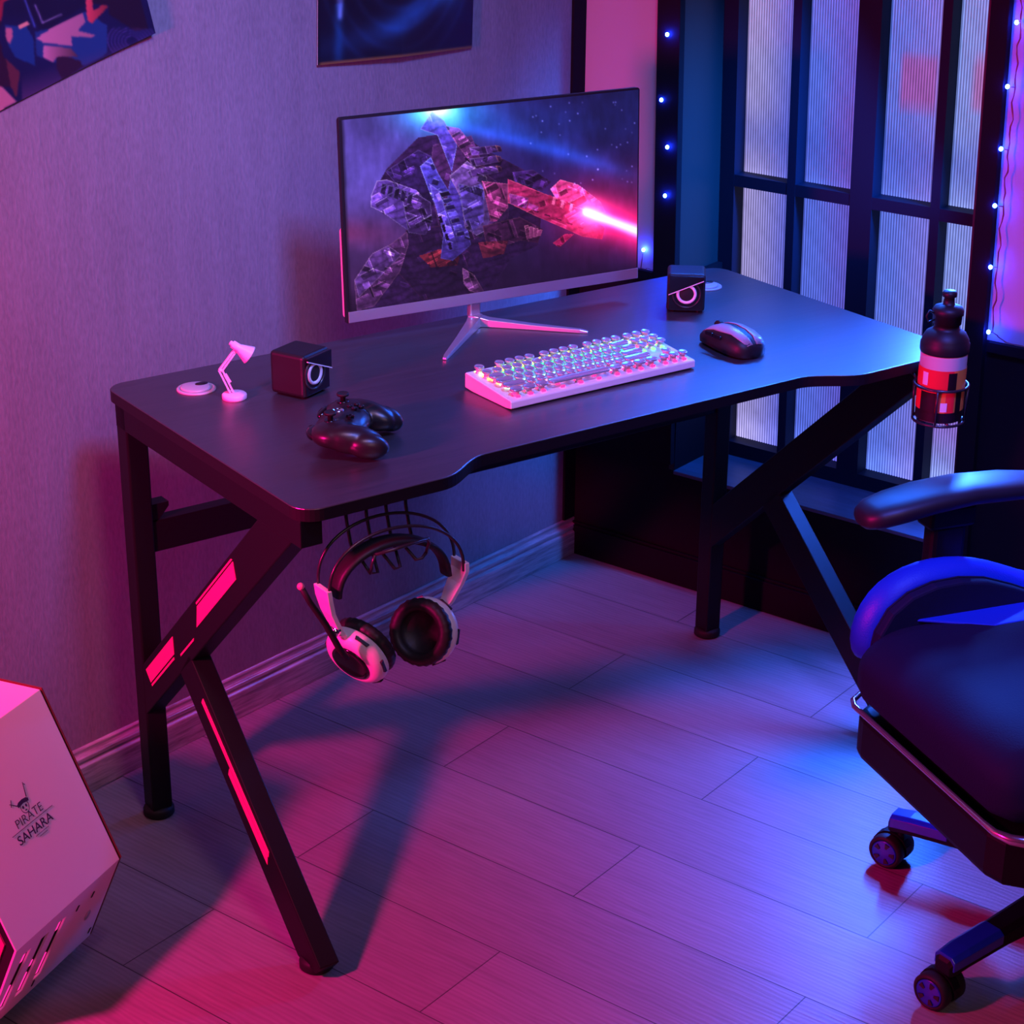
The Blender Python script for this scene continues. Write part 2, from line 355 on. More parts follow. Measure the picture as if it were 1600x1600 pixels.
def K(side):
    a0, a1 = (.004, .004+LW) if side == 0 else (DW_-.004-LW, DW_-.004)
    oa = a0 if side == 0 else a1                      # outer face
    sgn = -1 if side == 0 else 1
    MB().box(a0, a1-.002, B0, .608, .692, .732).build('side_rail', blackmetal, desk, bevel=.0015, xf=fl)
    lg = MB().box(a0, a1, B0, B1, .016, .732).build('leg', blackmetal, desk, bevel=.003, xf=fl)
    MB().lathe([(.018,.018),(.024,.016),(.026,.012),(.026,.003),(.023,0)], 24, Matrix.Translation(((a0+a1)/2, -(B0+B1)/2, 0))).build('foot_pad', rubber, lg)
    # diagonal brace: outline in (b, z)
    sl = .95
    bo = lambda b, off: .355+sl*(b-.13)+off
    pts = [(B1-.002, bo(B1-.002, 0)), (.487, .693), (.584, .693), (B1-.002, bo(B1-.002, -.092))]
    pts = [(B1-.003, bo(B1-.003,0)), ((.693-.355)/sl+.13, .693), ((.693+.092-.355)/sl+.13, .693), (B1-.003, bo(B1-.003,-.092))]
    br = MB().prism(pts, a0+.0005, a1-.003, lambda b, z, a: (a, -b, z)).build('diagonal_brace', blackmetal, desk, bevel=.002)
    # front leg
    q = [(.238,.377), (.617,.024), (.5975,.004+.012), (.549,.016), (.214,.333)]
    q = [(.240,.383), (.618,.028), (.604,.012), (.552,.012), (.203,.338)]
    lf = MB().prism(q, a0+.0005, a1-.002, lambda b, z, a: (a, -b, z)).build('leg', blackmetal, desk, bevel=.002)
    MB().lathe([(.010,.020),(.024,.018),(.026,.013),(.026,.003),(.023,0)], 24, Matrix.Translation(((a0+a1)/2+.002, -.574, 0))).build('foot_pad', rubber, lf)
    # decals on the outer face
    if side == 0:
        def dec(poly, par): 
            MB().prism(poly, oa-.0005, oa+.0010, lambda b, z, a: (a, -b, z)).build('decal_stripe', decal, par)
        T = Vector((.725,.689)); Pn = Vector((.689,-.725))
        o0 = Vector((.0945, bo(.0945,0)))                # on the top edge line
        def st(t0, t1, p0, p1, sk=.010):
            # t along the brace from the rear leg, p down from its top edge
            c = lambda t, p: tuple(o0 + T*t + Pn*p)
            return [c(t0, p0), c(t1, p0), c(t1+sk*0, p1), c(t0+sk*0, p1)]
        c = lambda t, p: tuple(o0 + T*t + Pn*p)
        dec([c(.245,.007), c(.415,.007), c(.418,.010), c(.245,.010)], br)
        dec([c(.245,.0125), c(.418,.0125), c(.405,.036), c(.215,.036)], br)
        dec([c(.120,.044), c(.190,.044), c(.185,.047), c(.118,.047)], br)
        dec([c(-.035,.012), c(.115,.012), c(.095,.035), c(-.035,.035)], br)
        dec([c(-.035,.038), c(.090,.038), c(.088,.0415), c(-.035,.0415)], br)
        # front leg stripes; t down the leg from the joint, p from its front edge
        T2 = Vector((.729,-.6845)); P2 = Vector((-.6845,-.729)); q0 = Vector((.240,.383))
        d = lambda t, p: tuple(q0 + T2*t + P2*p)
        dec([d(.070,.014), d(.330,.007), d(.335,.0145), d(.072,.0235)], lf)
        dec([d(.185,.0225), d(.333,.0165), d(.342,.029), d(.190,.034)], lf)
    return lg
K(0)
rl = K(1)
MB().box(.040, DW_-.040, .034, .062, .480, .533).build('crossbar', blackmetal, desk, bevel=.002, xf=fl)
for a in (.052, DW_-.052):
    bk = MB().prism([(0,0),(.03,0),(.03,-.012),(.012,-.045),(0,-.045)], .034, .060, (lambda a: (lambda x, z, b: (a+(x-.012)*(1 if a < .5 else -1), -b, .534+(z+.045)*.6)))(a)).build('bracket', blackmetal, desk)
c = MB().box(1.176, 1.212, .064, .069, .672, .732).build('corner_bracket', blackmetal, desk, xf=fl)
MB().lathe([(.0001,.004),(.004,.003),(.0055,0)], 10, Matrix.Translation((1.197,-.0695,.690)) @ Matrix.Rotation(PI/2, 4, 'X')).build('bolt', chrome, c)
# long frame beams under the top
MB().box(.036, DW_-.036, .05, .075, .700, .732).build('frame_beam', blackmetal, desk, xf=fl)
MB().box(.036, DW_-.036, .47, .495, .700, .732).build('frame_beam', blackmetal, desk, xf=fl)
MB().prism(out, H-.0182, H-.0012, lambda a, b, z: (DW_/2+(a-DW_/2)*1.0005, -(DD_/2+(b-DD_/2)*1.001), z)).build('shaded_edge_band', mat('shaded_edge_black', (.007,.006,.008), .45, spec=.3), desk)  # shade put into the edge colour so the rim stays dark in pink light
# cable grommets
grom = mat('grey_grommet_plastic', (.42,.4,.45), .35)
for a in (.112, DW_-.112):
    g = MB().lathe([(.0305,0),(.0305,.0018),(.0285,.0032),(.0255,.0032),(.0245,.0012),(.0001,.0012)], 40, Matrix.Translation((a,-.096,H))).build('grommet_ring', grom, desk)
    pts = []
    for i in range(33):
        t = 2*PI*i/32; pts.append((a+.0235*math.cos(t), .096+.0235*math.sin(t)))
    MB().lathe([(.0235,.001),(.0235,.0045),(.021,.0055),(.0001,.0055)], 40, Matrix.Translation((a-.001,-.0955,H))).build('grommet_cap', grom, g)
    MB().lathe([(.0085,.0052),(.0085,.0059),(.0001,.0059)], 20, Matrix.Translation((a+.012,-.090,H)) @ Matrix.Diagonal((1.25,.85,1,1))).build('cable_hole', deepblack, g)
# headset hook: bent wire rack
hk = MB(); ax = [.094,.126,.158,.190]
for a in ax: hk.tube([(a,.572,.731),(a+.002,.572,.70),(a+.006,.574,.668),(a+.006,.580,.655)], .0026, 8)
zz = [(.094,.577,.657),(.112,.600,.640)]
hk.tube([(.108,.626,0.665),(.150,.626,0.666),(.194,.626,0.668),(.198,.622,0.660),(.198,.614,0.642)], .0024, 8)
pz = [(.098,.622,0.670)]
path = [(.100,.580,0.662),(.106,.616,0.634),(.118,.616,0.632),(.124,.590,0.658),(.133,.590,0.658),(.144,.618,0.632),(.153,.618,0.632),(.160,.590,0.658),(.170,.590,0.658),(.180,.616,0.636),(.190,.616,0.636),(.198,.614,0.642)]
hk.tube(path, .0024, 8); hk.tube([(.108,.626,0.665),(.104,.624,0.650),(.106,.616,0.634)], .0024, 8)
hk.build('headset_hook', wirem, desk, xf=fl)
# cup holder ring
HA, HB = 1.157, .6655
ch = MB()
circ = lambda r, z, n=40: [(HA+r*math.cos(2*PI*i/n), HB+r*math.sin(2*PI*i/n), z) for i in range(n)]
ch.tube(circ(.0430,.722), .0024, 8, closed=True); ch.tube(circ(.0405,.6615), .0024, 8, closed=True)
for k in range(4):
    t = PI/4+k*PI/2+.15
    ch.tube([(HA+.0430*math.cos(t), HB+.0430*math.sin(t), .722),(HA+.0405*math.cos(t), HB+.0405*math.sin(t), .6615)], .0021, 6)
ch.tube([(HA-.038,HB-.012,.6615),(HA+.038,HB+.012,.6615)], .0021, 6); ch.tube([(HA+.012,HB-.038,.6615),(HA-.012,HB+.038,.6615)], .0021, 6)
for dx in (-.014, .014): ch.tube([(HA+dx,HB-.041,.722),(HA+dx,HB-.050,.7285),(HA+dx,HB-.085,.7295)], .0024, 8)
ch.build('cup_holder', wirem, desk, xf=fl)

# ------------------------------------------------------------------ helpers for things standing on the desk
def on_desk(name, a, b, z, rz, label, cat, group=None):
    return empty(name, DP(a, b, z), TH+rz, label, cat, group)

def raster(s0, s1, t0, t1, ns, nt, fn):
    S, T = np.meshgrid(np.linspace(s0, s1, ns), np.linspace(t0, t1, nt)); return fn(S, T)
def inpoly(X, Y, P):
    c = np.zeros(X.shape, bool); n = len(P)
    for i in range(n):
        x1, y1 = P[i]; x2, y2 = P[i-1]
        if y1 == y2: continue
        k = ((y1 > Y) != (y2 > Y)) & (X < (x2-x1)*(Y-y1)/(y2-y1)+x1); c ^= k
    return c
def segd(X, Y, p, q):
    px, py = p; dx, dy = q[0]-px, q[1]-py; L2 = dx*dx+dy*dy+1e-9
    t = np.clip(((X-px)*dx+(Y-py)*dy)/L2, 0, 1); return np.hypot(X-px-t*dx, Y-py-t*dy), t
def vnoise(X, Y, sc, seed=0, oct=4):
    rs = np.random.RandomState(seed); out = np.zeros(X.shape); amp = .5
    for o in range(oct):
        G = rs.rand(64, 64); x = X*sc*(2**o); y = Y*sc*(2**o); xi = np.floor(x).astype(int); yi = np.floor(y).astype(int)
        fx = x-xi; fy = y-yi; fx = fx*fx*(3-2*fx); fy = fy*fy*(3-2*fy); g = lambda i, j: G[j % 64, i % 64]
        out += amp*((g(xi,yi)*(1-fx)+g(xi+1,yi)*fx)*(1-fy)+(g(xi,yi+1)*(1-fx)+g(xi+1,yi+1)*fx)*fy); amp *= .5
    return out
def blur(C, k=1):
    for _ in range(k):
        P = np.pad(C, ((1,1),(1,1),(0,0)), mode='edge'); C = (P[:-2,1:-1]+P[2:,1:-1]+P[1:-1,:-2]+P[1:-1,2:]+2*P[1:-1,1:-1])/6
    return C
def nlin(C):
    C = np.clip(C, 0, 255)/255; return np.where(C <= .04045, C/12.92, ((C+.055)/1.055)**2.4)
def picture(name, m, parent, ns, nt, posfn, C):
    """grid of ns x nt vertices, colours C (nt, ns, 3) linear"""
    vs = [posfn(i/(ns-1), j/(nt-1)) for j in range(nt) for i in range(ns)]
    fs = [(j*ns+i, j*ns+i+1, (j+1)*ns+i+1, (j+1)*ns+i) for j in range(nt-1) for i in range(ns-1)]
    me = bpy.data.meshes.new(name); me.from_pydata(vs, [], fs); me.update(); me.materials.append(m)
    me.polygons.foreach_set('use_smooth', [True]*len(fs))
    at = me.color_attributes.new('Col', 'FLOAT_COLOR', 'POINT')
    A = np.ones((nt, ns, 4), np.float32); A[..., :3] = C; at.data.foreach_set('color', A.ravel())
    o = bpy.data.objects.new(name, me); COL.objects.link(o); o.parent = parent; return o

# ------------------------------------------------------------------ monitor
MONY = -math.atan(.05/.567)
mon = on_desk('monitor', .655, .085, H, 0, 'widescreen monitor with silver chin and V-shaped stand, its screen lit with a sci-fi scene', 'monitor')
# local: x right, y back, z up; panel plane passes near y=0, turned and tilted
PM = Matrix.Translation((.0425, .014, .042)) @ Matrix.Rotation(MONY, 4, 'Z') @ Matrix.Rotation(math.radians(-2.2), 4, 'X')
PWd, PH = .570, .334
def pf(x, y, z): return PM @ Vector((x, y, z))
rr = lambda x0, x1, z0, z1, r, n=4: [(x1-r+r*math.cos(t), z1-r+r*math.sin(t)) for t in [PI/2*i/n for i in range(n+1)]] + [(x0+r-r*math.sin(t), z1-r+r*math.cos(t)) for t in [PI/2*i/n for i in range(n+1)]] + [(x0, z0), (x1, z0)]
MB().prism(rr(-PWd/2, PWd/2, 0, PH, .005), 0, .009, lambda x, z, y: pf(x, y, z)).build('panel', mattblack, mon)
MB().prism([(-PWd/2+.004,.004),(PWd/2-.004,.004),(PWd/2-.004,.150),(PWd/2-.03,.175),(-PWd/2+.03,.175),(-PWd/2+.004,.150)], .009, .028, lambda x, z, y: pf(x, y, z)).build('rear_housing', whiteplastic, mon, bevel=.004)
MB().box(-PWd/2+.0025, PWd/2-.0005, -.0022, .001, .0, .0185).build('chin', silver, mon, xf=pf, bevel=.0008)

def screen_pic():
    ns, nt = 520, 292
    S, T = np.meshgrid(np.linspace(0, 1, ns), np.linspace(0, 1, nt))
    # picture coordinates on a 1250 x 800 canvas
    X = S*1250+180; TOP = 540-.107*(X-160); BOT = 1352-.165*(X-200); Y = TOP+T*(BOT-TOP)
    C = np.zeros((nt, ns, 3))
    def mix(mask, col, a=1.0):
        m = (mask*a)[..., None]; C[:] = C*(1-m)+np.array(col, float)*m
    C[:] = (34, 26, 84)
    mix(np.clip((1-S*1.5), 0, 1), (88,80,158), .9); mix(np.clip(T*1.5-.45, 0, 1)*np.clip(1.1-S, 0, 1), (70,32,66), .9)
    mix(np.clip((S-.45)*1.6, 0, 1)*np.clip(1-T*1.3, 0, 1), (16,28,72), .9)
    mix(np.clip((T-.62)*2.4, 0, 1), (24,12,34), .85)
    mix(np.exp(-((Y-1010-.03*(X-200))/60)**2)*np.clip(1-(X-180)/300, 0, 1), (110,34,62), .6)
    mix(np.clip((S-.6)*2.5,0,1)*np.exp(-((T-.62)/.22)**2), (104,30,74), .85)
    # light shaft from the glow at the top, running to the right
    d, t = segd(X, Y, (560, 480), (1500, 800)); mix(np.exp(-(d/48)**2)*(1-t)**.7, (36,84,190), .75)
    d, t = segd(X, Y, (560, 480), (1500, 600)); mix(np.exp(-(d/90)**2)*(1-t), (24,70,150), .55)
    g = np.hypot((X-560)/1.6, (Y-500)); mix(np.exp(-(g/95)**2), (60,165,225), .95); mix(np.exp(-(g/38)**2), (170,250,255), 1)
    nz = vnoise(X/1250, Y/1250, 9, 3, 5); C *= (.62+.8*nz)[..., None]
    st = vnoise(X/1250, Y/4000, 60, 4, 3); C *= (.86+.3*st)[..., None]
    # generic armoured walking machine firing a beam (angular plates)
    def plate(P, col, edge=None, lo=.62, hi=1.2, ang=0.7, seed=1, e=3.0):
        m = inpoly(X, Y, P).astype(float); xs = [p[0] for p in P]; ys = [p[1] for p in P]
        k = ((X-min(xs))*math.cos(ang)+(Y-min(ys))*math.sin(ang))/(max(xs)-min(xs)+max(ys)-min(ys)+1)
        sh = (hi+(lo-hi)*np.clip(k*1.5, 0, 1))*(.74+.55*vnoise(X/1250, Y/1250, 26, seed, 4))
        det = vnoise(X/1250+seed*.13, Y/1250, 90, 8, 3); det2 = np.abs(np.sin((X*math.cos(ang+.6)+Y*math.sin(ang+.6))/11+6*vnoise(X/1250, Y/1250, 14, 9, 2)))
        sh = sh*(.55+.75*det)*(.72+.42*det2**.5)
        mm = m[..., None]; C[:] = C*(1-mm)+mm*(np.array(col)*np.array((1.02,.80,1.12))*sh[..., None])
        rg = np.random.RandomState(int(abs(sum(xs)+sum(ys)*3)) % 99991); ar = (max(xs)-min(xs))*(max(ys)-min(ys))
        for q_ in range(int(min(16, ar/1300))):
            cx, cy = rg.uniform(min(xs), max(xs)), rg.uniform(min(ys), max(ys)); a_ = rg.choice([.35, 1.25, -.5]); w_, h_ = rg.uniform(8, 42), rg.uniform(4, 16)
            u_ = (X-cx)*math.cos(a_)+(Y-cy)*math.sin(a_); v_ = -(X-cx)*math.sin(a_)+(Y-cy)*math.cos(a_)
            bx = (np.abs(u_) < w_)*(np.abs(v_) < h_)*m; f_ = rg.choice([.45, .6, 1.35, 1.6]); C[:] = C*(1+(f_-1)*bx)[..., None]
            ln = (np.abs(u_) < w_)*(np.abs(v_+h_) < 1.6)*m; C[:] = C+(ln*.5)[..., None]*np.array(edge if edge is not None else col)*.6
        if edge is not None:
            dd = np.full(X.shape, 1e9)
            for i in range(len(P)): dd = np.minimum(dd, segd(X, Y, P[i-1], P[i])[0])
            ee = np.exp(-(dd/e)**2)*m*np.clip(1.1-k*1.5, .15, 1); ee = ee*.6; C[:] = C*(1-ee[..., None])+ee[..., None]*np.array(edge)
    dk, pu, rd = (34,22,44), (96,80,138), (118,48,74)
    # hull in the middle
    plate([(300,830),(350,740),(480,610),(640,580),(740,650),(960,760),(1000,900),(980,1060),(860,1120),(750,1290),(360,1340),(210,1340),(215,1210),(330,1080),(540,1010),(330,930)], (44,28,58), (70,50,96))
    plate([(345,750),(480,660),(560,700),(560,900),(430,860)], (48,36,78), (120,100,170))
    plate([(540,640),(700,600),(760,760),(860,830),(850,960),(700,1040),(560,1000),(520,800)], (66,42,74), (120,80,130))
    plate([(420,1000),(560,980),(690,1100),(670,1160),(740,1265),(480,1300),(380,1180)], dk, (84,40,62))
    plate([(205,1220),(330,1080),(425,1005),(430,1060),(390,1180),(280,1330),(210,1350)], (72,50,76), (170,120,150))
    plate([(205,1215),(280,1100),(345,1065),(400,1105),(300,1210),(220,1290)], (88,70,110), (190,150,180))
    plate([(650,1160),(700,1190),(745,1268),(690,1275),(655,1230)], (80,56,78), (150,110,130))
    plate([(470,1110),(560,1080),(640,1110),(630,1150),(520,1160)], (92,34,32), None)
    # tank-like drum at the left
    plate([(285,850),(310,790),(350,785),(470,830),(525,900),(520,1000),(440,1010),(330,925),(282,900)], (92,80,140), (210,200,235))
    plate([(410,870),(470,845),(525,880),(530,960),(500,1020),(430,1010)], (64,50,88), (180,170,230))
    for i in range(5): plate([(330+i*26,800+i*9),(350+i*26,806+i*9),(340+i*26,850+i*10),(322+i*26,842+i*10)], (40,32,66), (150,150,210), e=2)
    # vertical armour mast
    plate([(490,575),(540,500),(590,540),(640,640),(600,820),(560,1120),(610,1130),(690,1060),(640,820),(560,600)], (82,80,160), (160,190,240))
    plate([(485,730),(530,690),(560,760),(600,830),(545,900),(515,820)], (88,100,196), (170,190,250))
    plate([(520,800),(560,830),(640,1090),(590,1080)], (92,92,176), (150,160,230))
    for i in range(7): plate([(560+i*11,840+i*28),(600+i*10,832+i*28),(610+i*9,850+i*28),(570+i*10,860+i*28)], (110,120,215) if i%2 else (32,30,70), (190,200,250), e=2)
    for i in range(4): plate([(556+i*12,940+i*38),(568+i*12,936+i*38),(574+i*12,966+i*38),(562+i*12,970+i*38)], (20,14,34), None)
    # big shield plate
    plate([(605,770),(680,705),(760,770),(770,830),(770,960),(735,1035),(665,990),(650,860)], (104,94,134), (190,170,190))
    plate([(640,800),(700,815),(735,800),(750,830),(745,960),(700,1005),(665,960)], (76,74,128), (130,130,170))
    plate([(740,790),(850,800),(850,900),(800,960),(775,960)], (132,62,92), (200,110,150))
    plate([(590,560),(650,570),(720,660),(760,740),(700,720),(640,640)], (104,66,104), (180,120,160))
    # launcher tubes on the machine's back
    for i in range(3):
        plate([(690,650+i*46),(800,640+i*42),(812,668+i*42),(700,684+i*46)], (78,58,104), (160,140,190)); plate([(800,640+i*42),(822,644+i*42),(828,664+i*42),(812,668+i*42)], (40,22,46), (220,150,120))
    # cannon
    plate([(850,780),(1010,840),(1180,900),(1280,980),(1270,1030),(1180,1020),(980,940),(850,880)], (150,44,72), (230,110,140))
    plate([(1035,820),(1080,780),(1160,800),(1260,870),(1285,915),(1250,925),(1150,900),(1060,860)], (196,76,110), (250,150,175))
    plate([(870,750),(960,740),(1040,790),(1000,830),(880,790)], (56,38,84), (90,70,120))
    for i in range(6): plate([(1030+i*19,845+i*7),(1042+i*19,848+i*7),(1034+i*19,882+i*7),(1022+i*19,876+i*7)], (250,150,150) if i%2 else (150,40,60), None)
    for i in range(5): plate([(960+i*50,908+i*17),(985+i*50,915+i*17),(983+i*50,921+i*17),(958+i*50,914+i*17)], (60,14,36), None)
    plate([(855,840),(940,860),(930,905),(860,885)], (130,60,110), (210,120,170)); plate([(940,880),(985,895),(975,915),(935,900)], (170,80,130), None)
    plate([(1045,1050),(1100,1010),(1140,1010),(1075,1068)], (126,28,60), (180,60,90))
    plate([(740,980),(900,940),(1000,990),(980,1050),(900,1040),(760,1090)], (52,28,46), (110,70,90)); 
    for i in range(4): plate([(920+i*20,975+i*6),(940+i*20,975+i*6),(950+i*14,1030-i*4),(930+i*14,1035-i*4)], (116,64,84), (210,150,160), e=2)
    plate([(720,1050),(850,1040),(830,1100),(740,1120)], (88,36,40), None)
    # beam
    d, t = segd(X, Y, (1195, 915), (1520, 1020)); wdt = 16+10*t
    g = np.exp(-(d/(wdt*3.6))**2); C += g[..., None]*np.array((235,20,70))*.95
    C += np.exp(-(d/wdt)**2)[..., None]*np.array((255,225,240))*1.2
    g = np.hypot(X-1215, (Y-925)*1.2); C += np.exp(-(g/70)**2)[..., None]*np.array((255,120,160))*1.0; C += np.exp(-(g/170)**2)[..., None]*np.array((180,10,50))*.55
    g = np.hypot((X-560)/2.0, (Y-490)); C += np.exp(-(g/70)**2)[..., None]*np.array((30,110,150))*.9; C += np.exp(-(g/26)**2)[..., None]*np.array((110,160,140))
    d, t = segd(X, Y, (480, 520), (1450, 760)); C += (np.exp(-(d/26)**2)*(1-t)**.6)[..., None]*np.array((8,36,90))
    C = C*np.array((1.04,.92,1.12))
    rs = np.random.RandomState(5)
    for i in range(40):
        x, y = rs.uniform(950, 1420), rs.uniform(450, 800); g = np.hypot(X-x, Y-y); C += np.exp(-(g/3.5)**2)[..., None]*np.array((90,80,150))*rs.uniform(.3,1)
    C *= np.clip(.35+S*60, 0, 1)[..., None]
    return nlin(C)
SC_ = screen_pic(); x0s, x1s, z0s, z1s = -PWd/2+.004, PWd/2-.003, .0185, PH-.0035
picture('screen', screenm, mon, 520, 292, lambda s, t: pf(x0s+(x1s-x0s)*s, -.0012, z1s+(z0s-z1s)*t), SC_)
# stand
st = MB(); st.box(-.004, .018, .030, .042, .012, .12); st.build('neck', silver, mon, bevel=.003)
def foot(tip, w0=.016):
    T = Vector(tip); d = Vector((T.x, T.y, 0)).normalized(); n = Vector((-d.y, d.x, 0)); secs = []
    for k, (t, w, h) in enumerate([(-.06,.012,.017),(.0,.0145,.018),(.12,.012,.013),(.5,.0085,.009),(.93,.0055,.0065),(1.0,.004,.004)]):
        c = Vector((.006,.030,0)) + (Vector((T.x-.006, T.y-.030, 0)))*t; secs.append([c+n*w+Vector((0,0,.0003)), c+n*w*.82+Vector((0,0,h)), c-n*w*.82+Vector((0,0,h)), c-n*w+Vector((0,0,.0003))])
    return MB().loft(secs, smooth=False).build('stand_foot', silver, mon, bevel=.0012)
foot((-.146, -.105, 0)); foot((.136, -.118, 0)); 

# ------------------------------------------------------------------ keyboard
kb = on_desk('keyboard', .6375, .388, H+.0008, 0, 'compact pale keyboard with round metal keycaps and rainbow backlight', 'keyboard')
KW, KD = .361, .124
def kbz(y): return .0145+.012*(y+KD/2)/KD           # top plate height, y towards the back
MB().prism([(-KD/2,.002),(-KD/2,.0125),(-KD/2+.002,.0145),(KD/2-.002,.0265),(KD/2,.0245),(KD/2,.002),(KD/2-.02,0),(-KD/2+.015,0)], -KW/2, KW/2, lambda y, z, x: (x, y, z)).build('keyboard_case', whiteplastic, kb, bevel=.003, seg=3)
U = .01905
X0 = -KW/2+.0075; rows = [.050, .0262, .0075, -.0112, -.0300, -.0488]
rows = [.0485, .0270, .0085, -.0100, -.0285, -.0470]; S_ = .0186
keys = []                                             # (x centre in units, row, width units)
for x in (0,2,3,4,5,6.5,7.5,8.5,9.5,11,12,13,14,15.25,16.25,17.25): keys.append((x+.5, 0, 1))
def rowk(r, ws):
    x = 0
    for w in ws: keys.append((x+w/2, r, w)); x += w
rowk(1, [1]*13+[2]); rowk(2, [1.5]+[1]*12+[1.5]); rowk(3, [1.75]+[1]*11+[2.25]); rowk(4, [2.25]+[1]*10+[2.75]); rowk(5, [1.25,1.25,1.25,6.25,1.25,1.25,1.25,1.25])
for r in (1,2): 
    for x in (15.25,16.25,17.25): keys.append((x+.5, r, 1))
keys.append((16.75, 4, 1)); 
for x in (15.25,16.25,17.25): keys.append((x+.5, 5, 1))
cap_cache = {}; UW = .347/18.25
ledv = MB(); ledc = []
def hue(r, xu):
    if r == 5: return (1,.01,.10)
    if r == 0: return (.9,.55,.05) if (int(xu) % 3) else (.3,1,.2)
    if xu > 15: return (.1,1,.1) if r >= 2 and r < 4 else ((1,.02,.12) if r in (1,2,4,5) else (.6,1,.1))
    t = (r-1)/3
    a = Vector((.02,1,.18)); b2 = Vector((.01,.55,.9)); c2 = Vector((.9,.02,.25))
    v = a.lerp(b2, min(1, t*2)) if t < .5 else b2.lerp(c2, (t-.5)*1.4); 
    if xu < 1.5: v = Vector((1,.35,.08)) if r < 3 else Vector((.3,1,.5))
    return tuple(v)
for (xu, r, wu) in keys:
    x = X0+xu*UW; y = rows[r]; zb = kbz(y); key = wu
    if key not in cap_cache:
        mb = MB(); hw = max(wu*UW/2-.0012, .0001); rr_ = .0079
        ol = []
        for i in range(24):
            t = 2*PI*i/24; ol.append((rr_*math.cos(t)+(hw-rr_ if math.cos(t) > 0 else -(hw-rr_))*(1 if wu > 1 else 0), rr_*math.sin(t)*.98))
        def ring(s, z): return [Vector((p[0]-(hw-rr_)*(1-s)*0*1 if False else p[0]*(1-(1-s)*rr_/hw) , p[1]*s, z)) for p in ol]
        mb.loft([ring(.88,.0088), ring(1.0,.0096), ring(1.0,.0118), ring(.93,.0126), ring(.80,.0121)], smooth=True)
        o = mb.build('key', keycap, kb)
        cap_cache[key] = o.data; stem = MB().lathe([(.0052,0),(.0048,.009)], 12)
        so = stem.build('key_stem', keystem, o); cap_cache['stem'] = so.data if 'stem' not in cap_cache else cap_cache['stem']
    else:
        o = bpy.data.objects.new('key', cap_cache[key]); COL.objects.link(o); o.parent = kb
        so = bpy.data.objects.new('key_stem', cap_cache['stem']); COL.objects.link(so); so.parent = o
    o.location = (x, y, zb); o.rotation_euler = (math.atan(.012/KD), 0, 0)
    n0 = len(ledv.v)
    for dx in ([0] if wu < 3 else (-.035,0,.035)):
        for sy in (-1, 1):
            ledv.box(x+dx-.0034, x+dx+.0034, y+sy*.0068-.0011, y+sy*.0068+.0011, zb-.0005, zb+.0022)
    h = hue(r, xu); ledc += [(*h, 1)]*(len(ledv.v)-n0)
lo = ledv.build('backlight', ledkeys, kb); lo['kind'] = 'stuff'
at = lo.data.color_attributes.new('Col', 'FLOAT_COLOR', 'POINT'); at.data.foreach_set('color', np.array(ledc, np.float32).ravel())

# ------------------------------------------------------------------ mouse
ms = on_desk('computer_mouse', .935, .405, H, math.radians(-3), 'black and silver computer mouse to the right of the keyboard', 'mouse')
def mouse_sec(y, w, h, z0, lo_, skew=0, n=20):
    pts = []
    for i in range(n):
        t = 2*PI*i/n; cx, sz = math.cos(t), math.sin(t)
        x = w*math.copysign(abs(cx)**.75, cx); z = (h*abs(sz)**.8 if sz > 0 else -lo_*abs(sz)**.3)
        pts.append(Vector((x+skew*z, y, z0+z)))
    return pts
secs = [mouse_sec(y, w, h, .012, .0115) for (y, w, h) in [(-.0605,.012,.006),(-.057,.024,.014),(-.045,.0315,.022),(-.025,.0345,.028),(0,.0335,.030),(.02,.031,.0275),(.04,.029,.020),(.055,.025,.010),(.0600,.018,.004)]]
MB().loft(secs).build('mouse_body', mattblack, ms)
def topsec(y, w, h, x0=-.8, x1=.95, n=12, off=.0012):
    pts = []
    for i in range(n+1):
        t = PI*(1-(i/n)); t = math.acos(x0+(x1-x0)*i/n) if abs(x0+(x1-x0)*i/n) <= 1 else 0
        pts.append(Vector((w*math.copysign(abs(math.cos(t))**.75, math.cos(t)), y, .012+h*abs(math.sin(t))**.8+off)))
    return pts
def shell(rows_, name, m):
    mb = MB(); n = len(rows_[0]); vs = [v for r in rows_ for v in r]; 
    fs = [(i*n+k, i*n+k+1, (i+1)*n+k+1, (i+1)*n+k) for i in range(len(rows_)-1) for k in range(n-1)]
    mb.add(vs, fs, True); o = mb.build(name, m, ms); md = o.modifiers.new('s', 'SOLIDIFY'); md.thickness = .0012; return o
prf = [(-.0585,.021,.0115),(-.045,.0315,.022),(-.025,.0345,.028),(0,.0335,.030),(.02,.031,.0275),(.04,.029,.020),(.054,.0255,.0105)]
shell([topsec(y, w, h, -.62 if y < .0 else -.75, -.10) for (y, w, h) in prf], 'palm_shell', mat('grey_satin_plastic', (.30,.28,.32), .3))
shell([topsec(y, w, h, .10, .72) for (y, w, h) in prf], 'palm_shell', MATS['grey_satin_plastic'])
MB().lathe([(.0001,-.004),(.0085,-.004),(.0095,-.002),(.0095,.002),(.0085,.004),(.0001,.004)], 24, Matrix.Translation((0,.036,.031)) @ Matrix.Rotation(PI/2, 4, 'Y')).build('scroll_wheel', rubber, ms)
for k in (0,1): MB().box(-.0355, -.0325, -.012+k*.022, .007+k*.022, .024, .0305).build('thumb_button', glossblack, ms, bevel=.001)

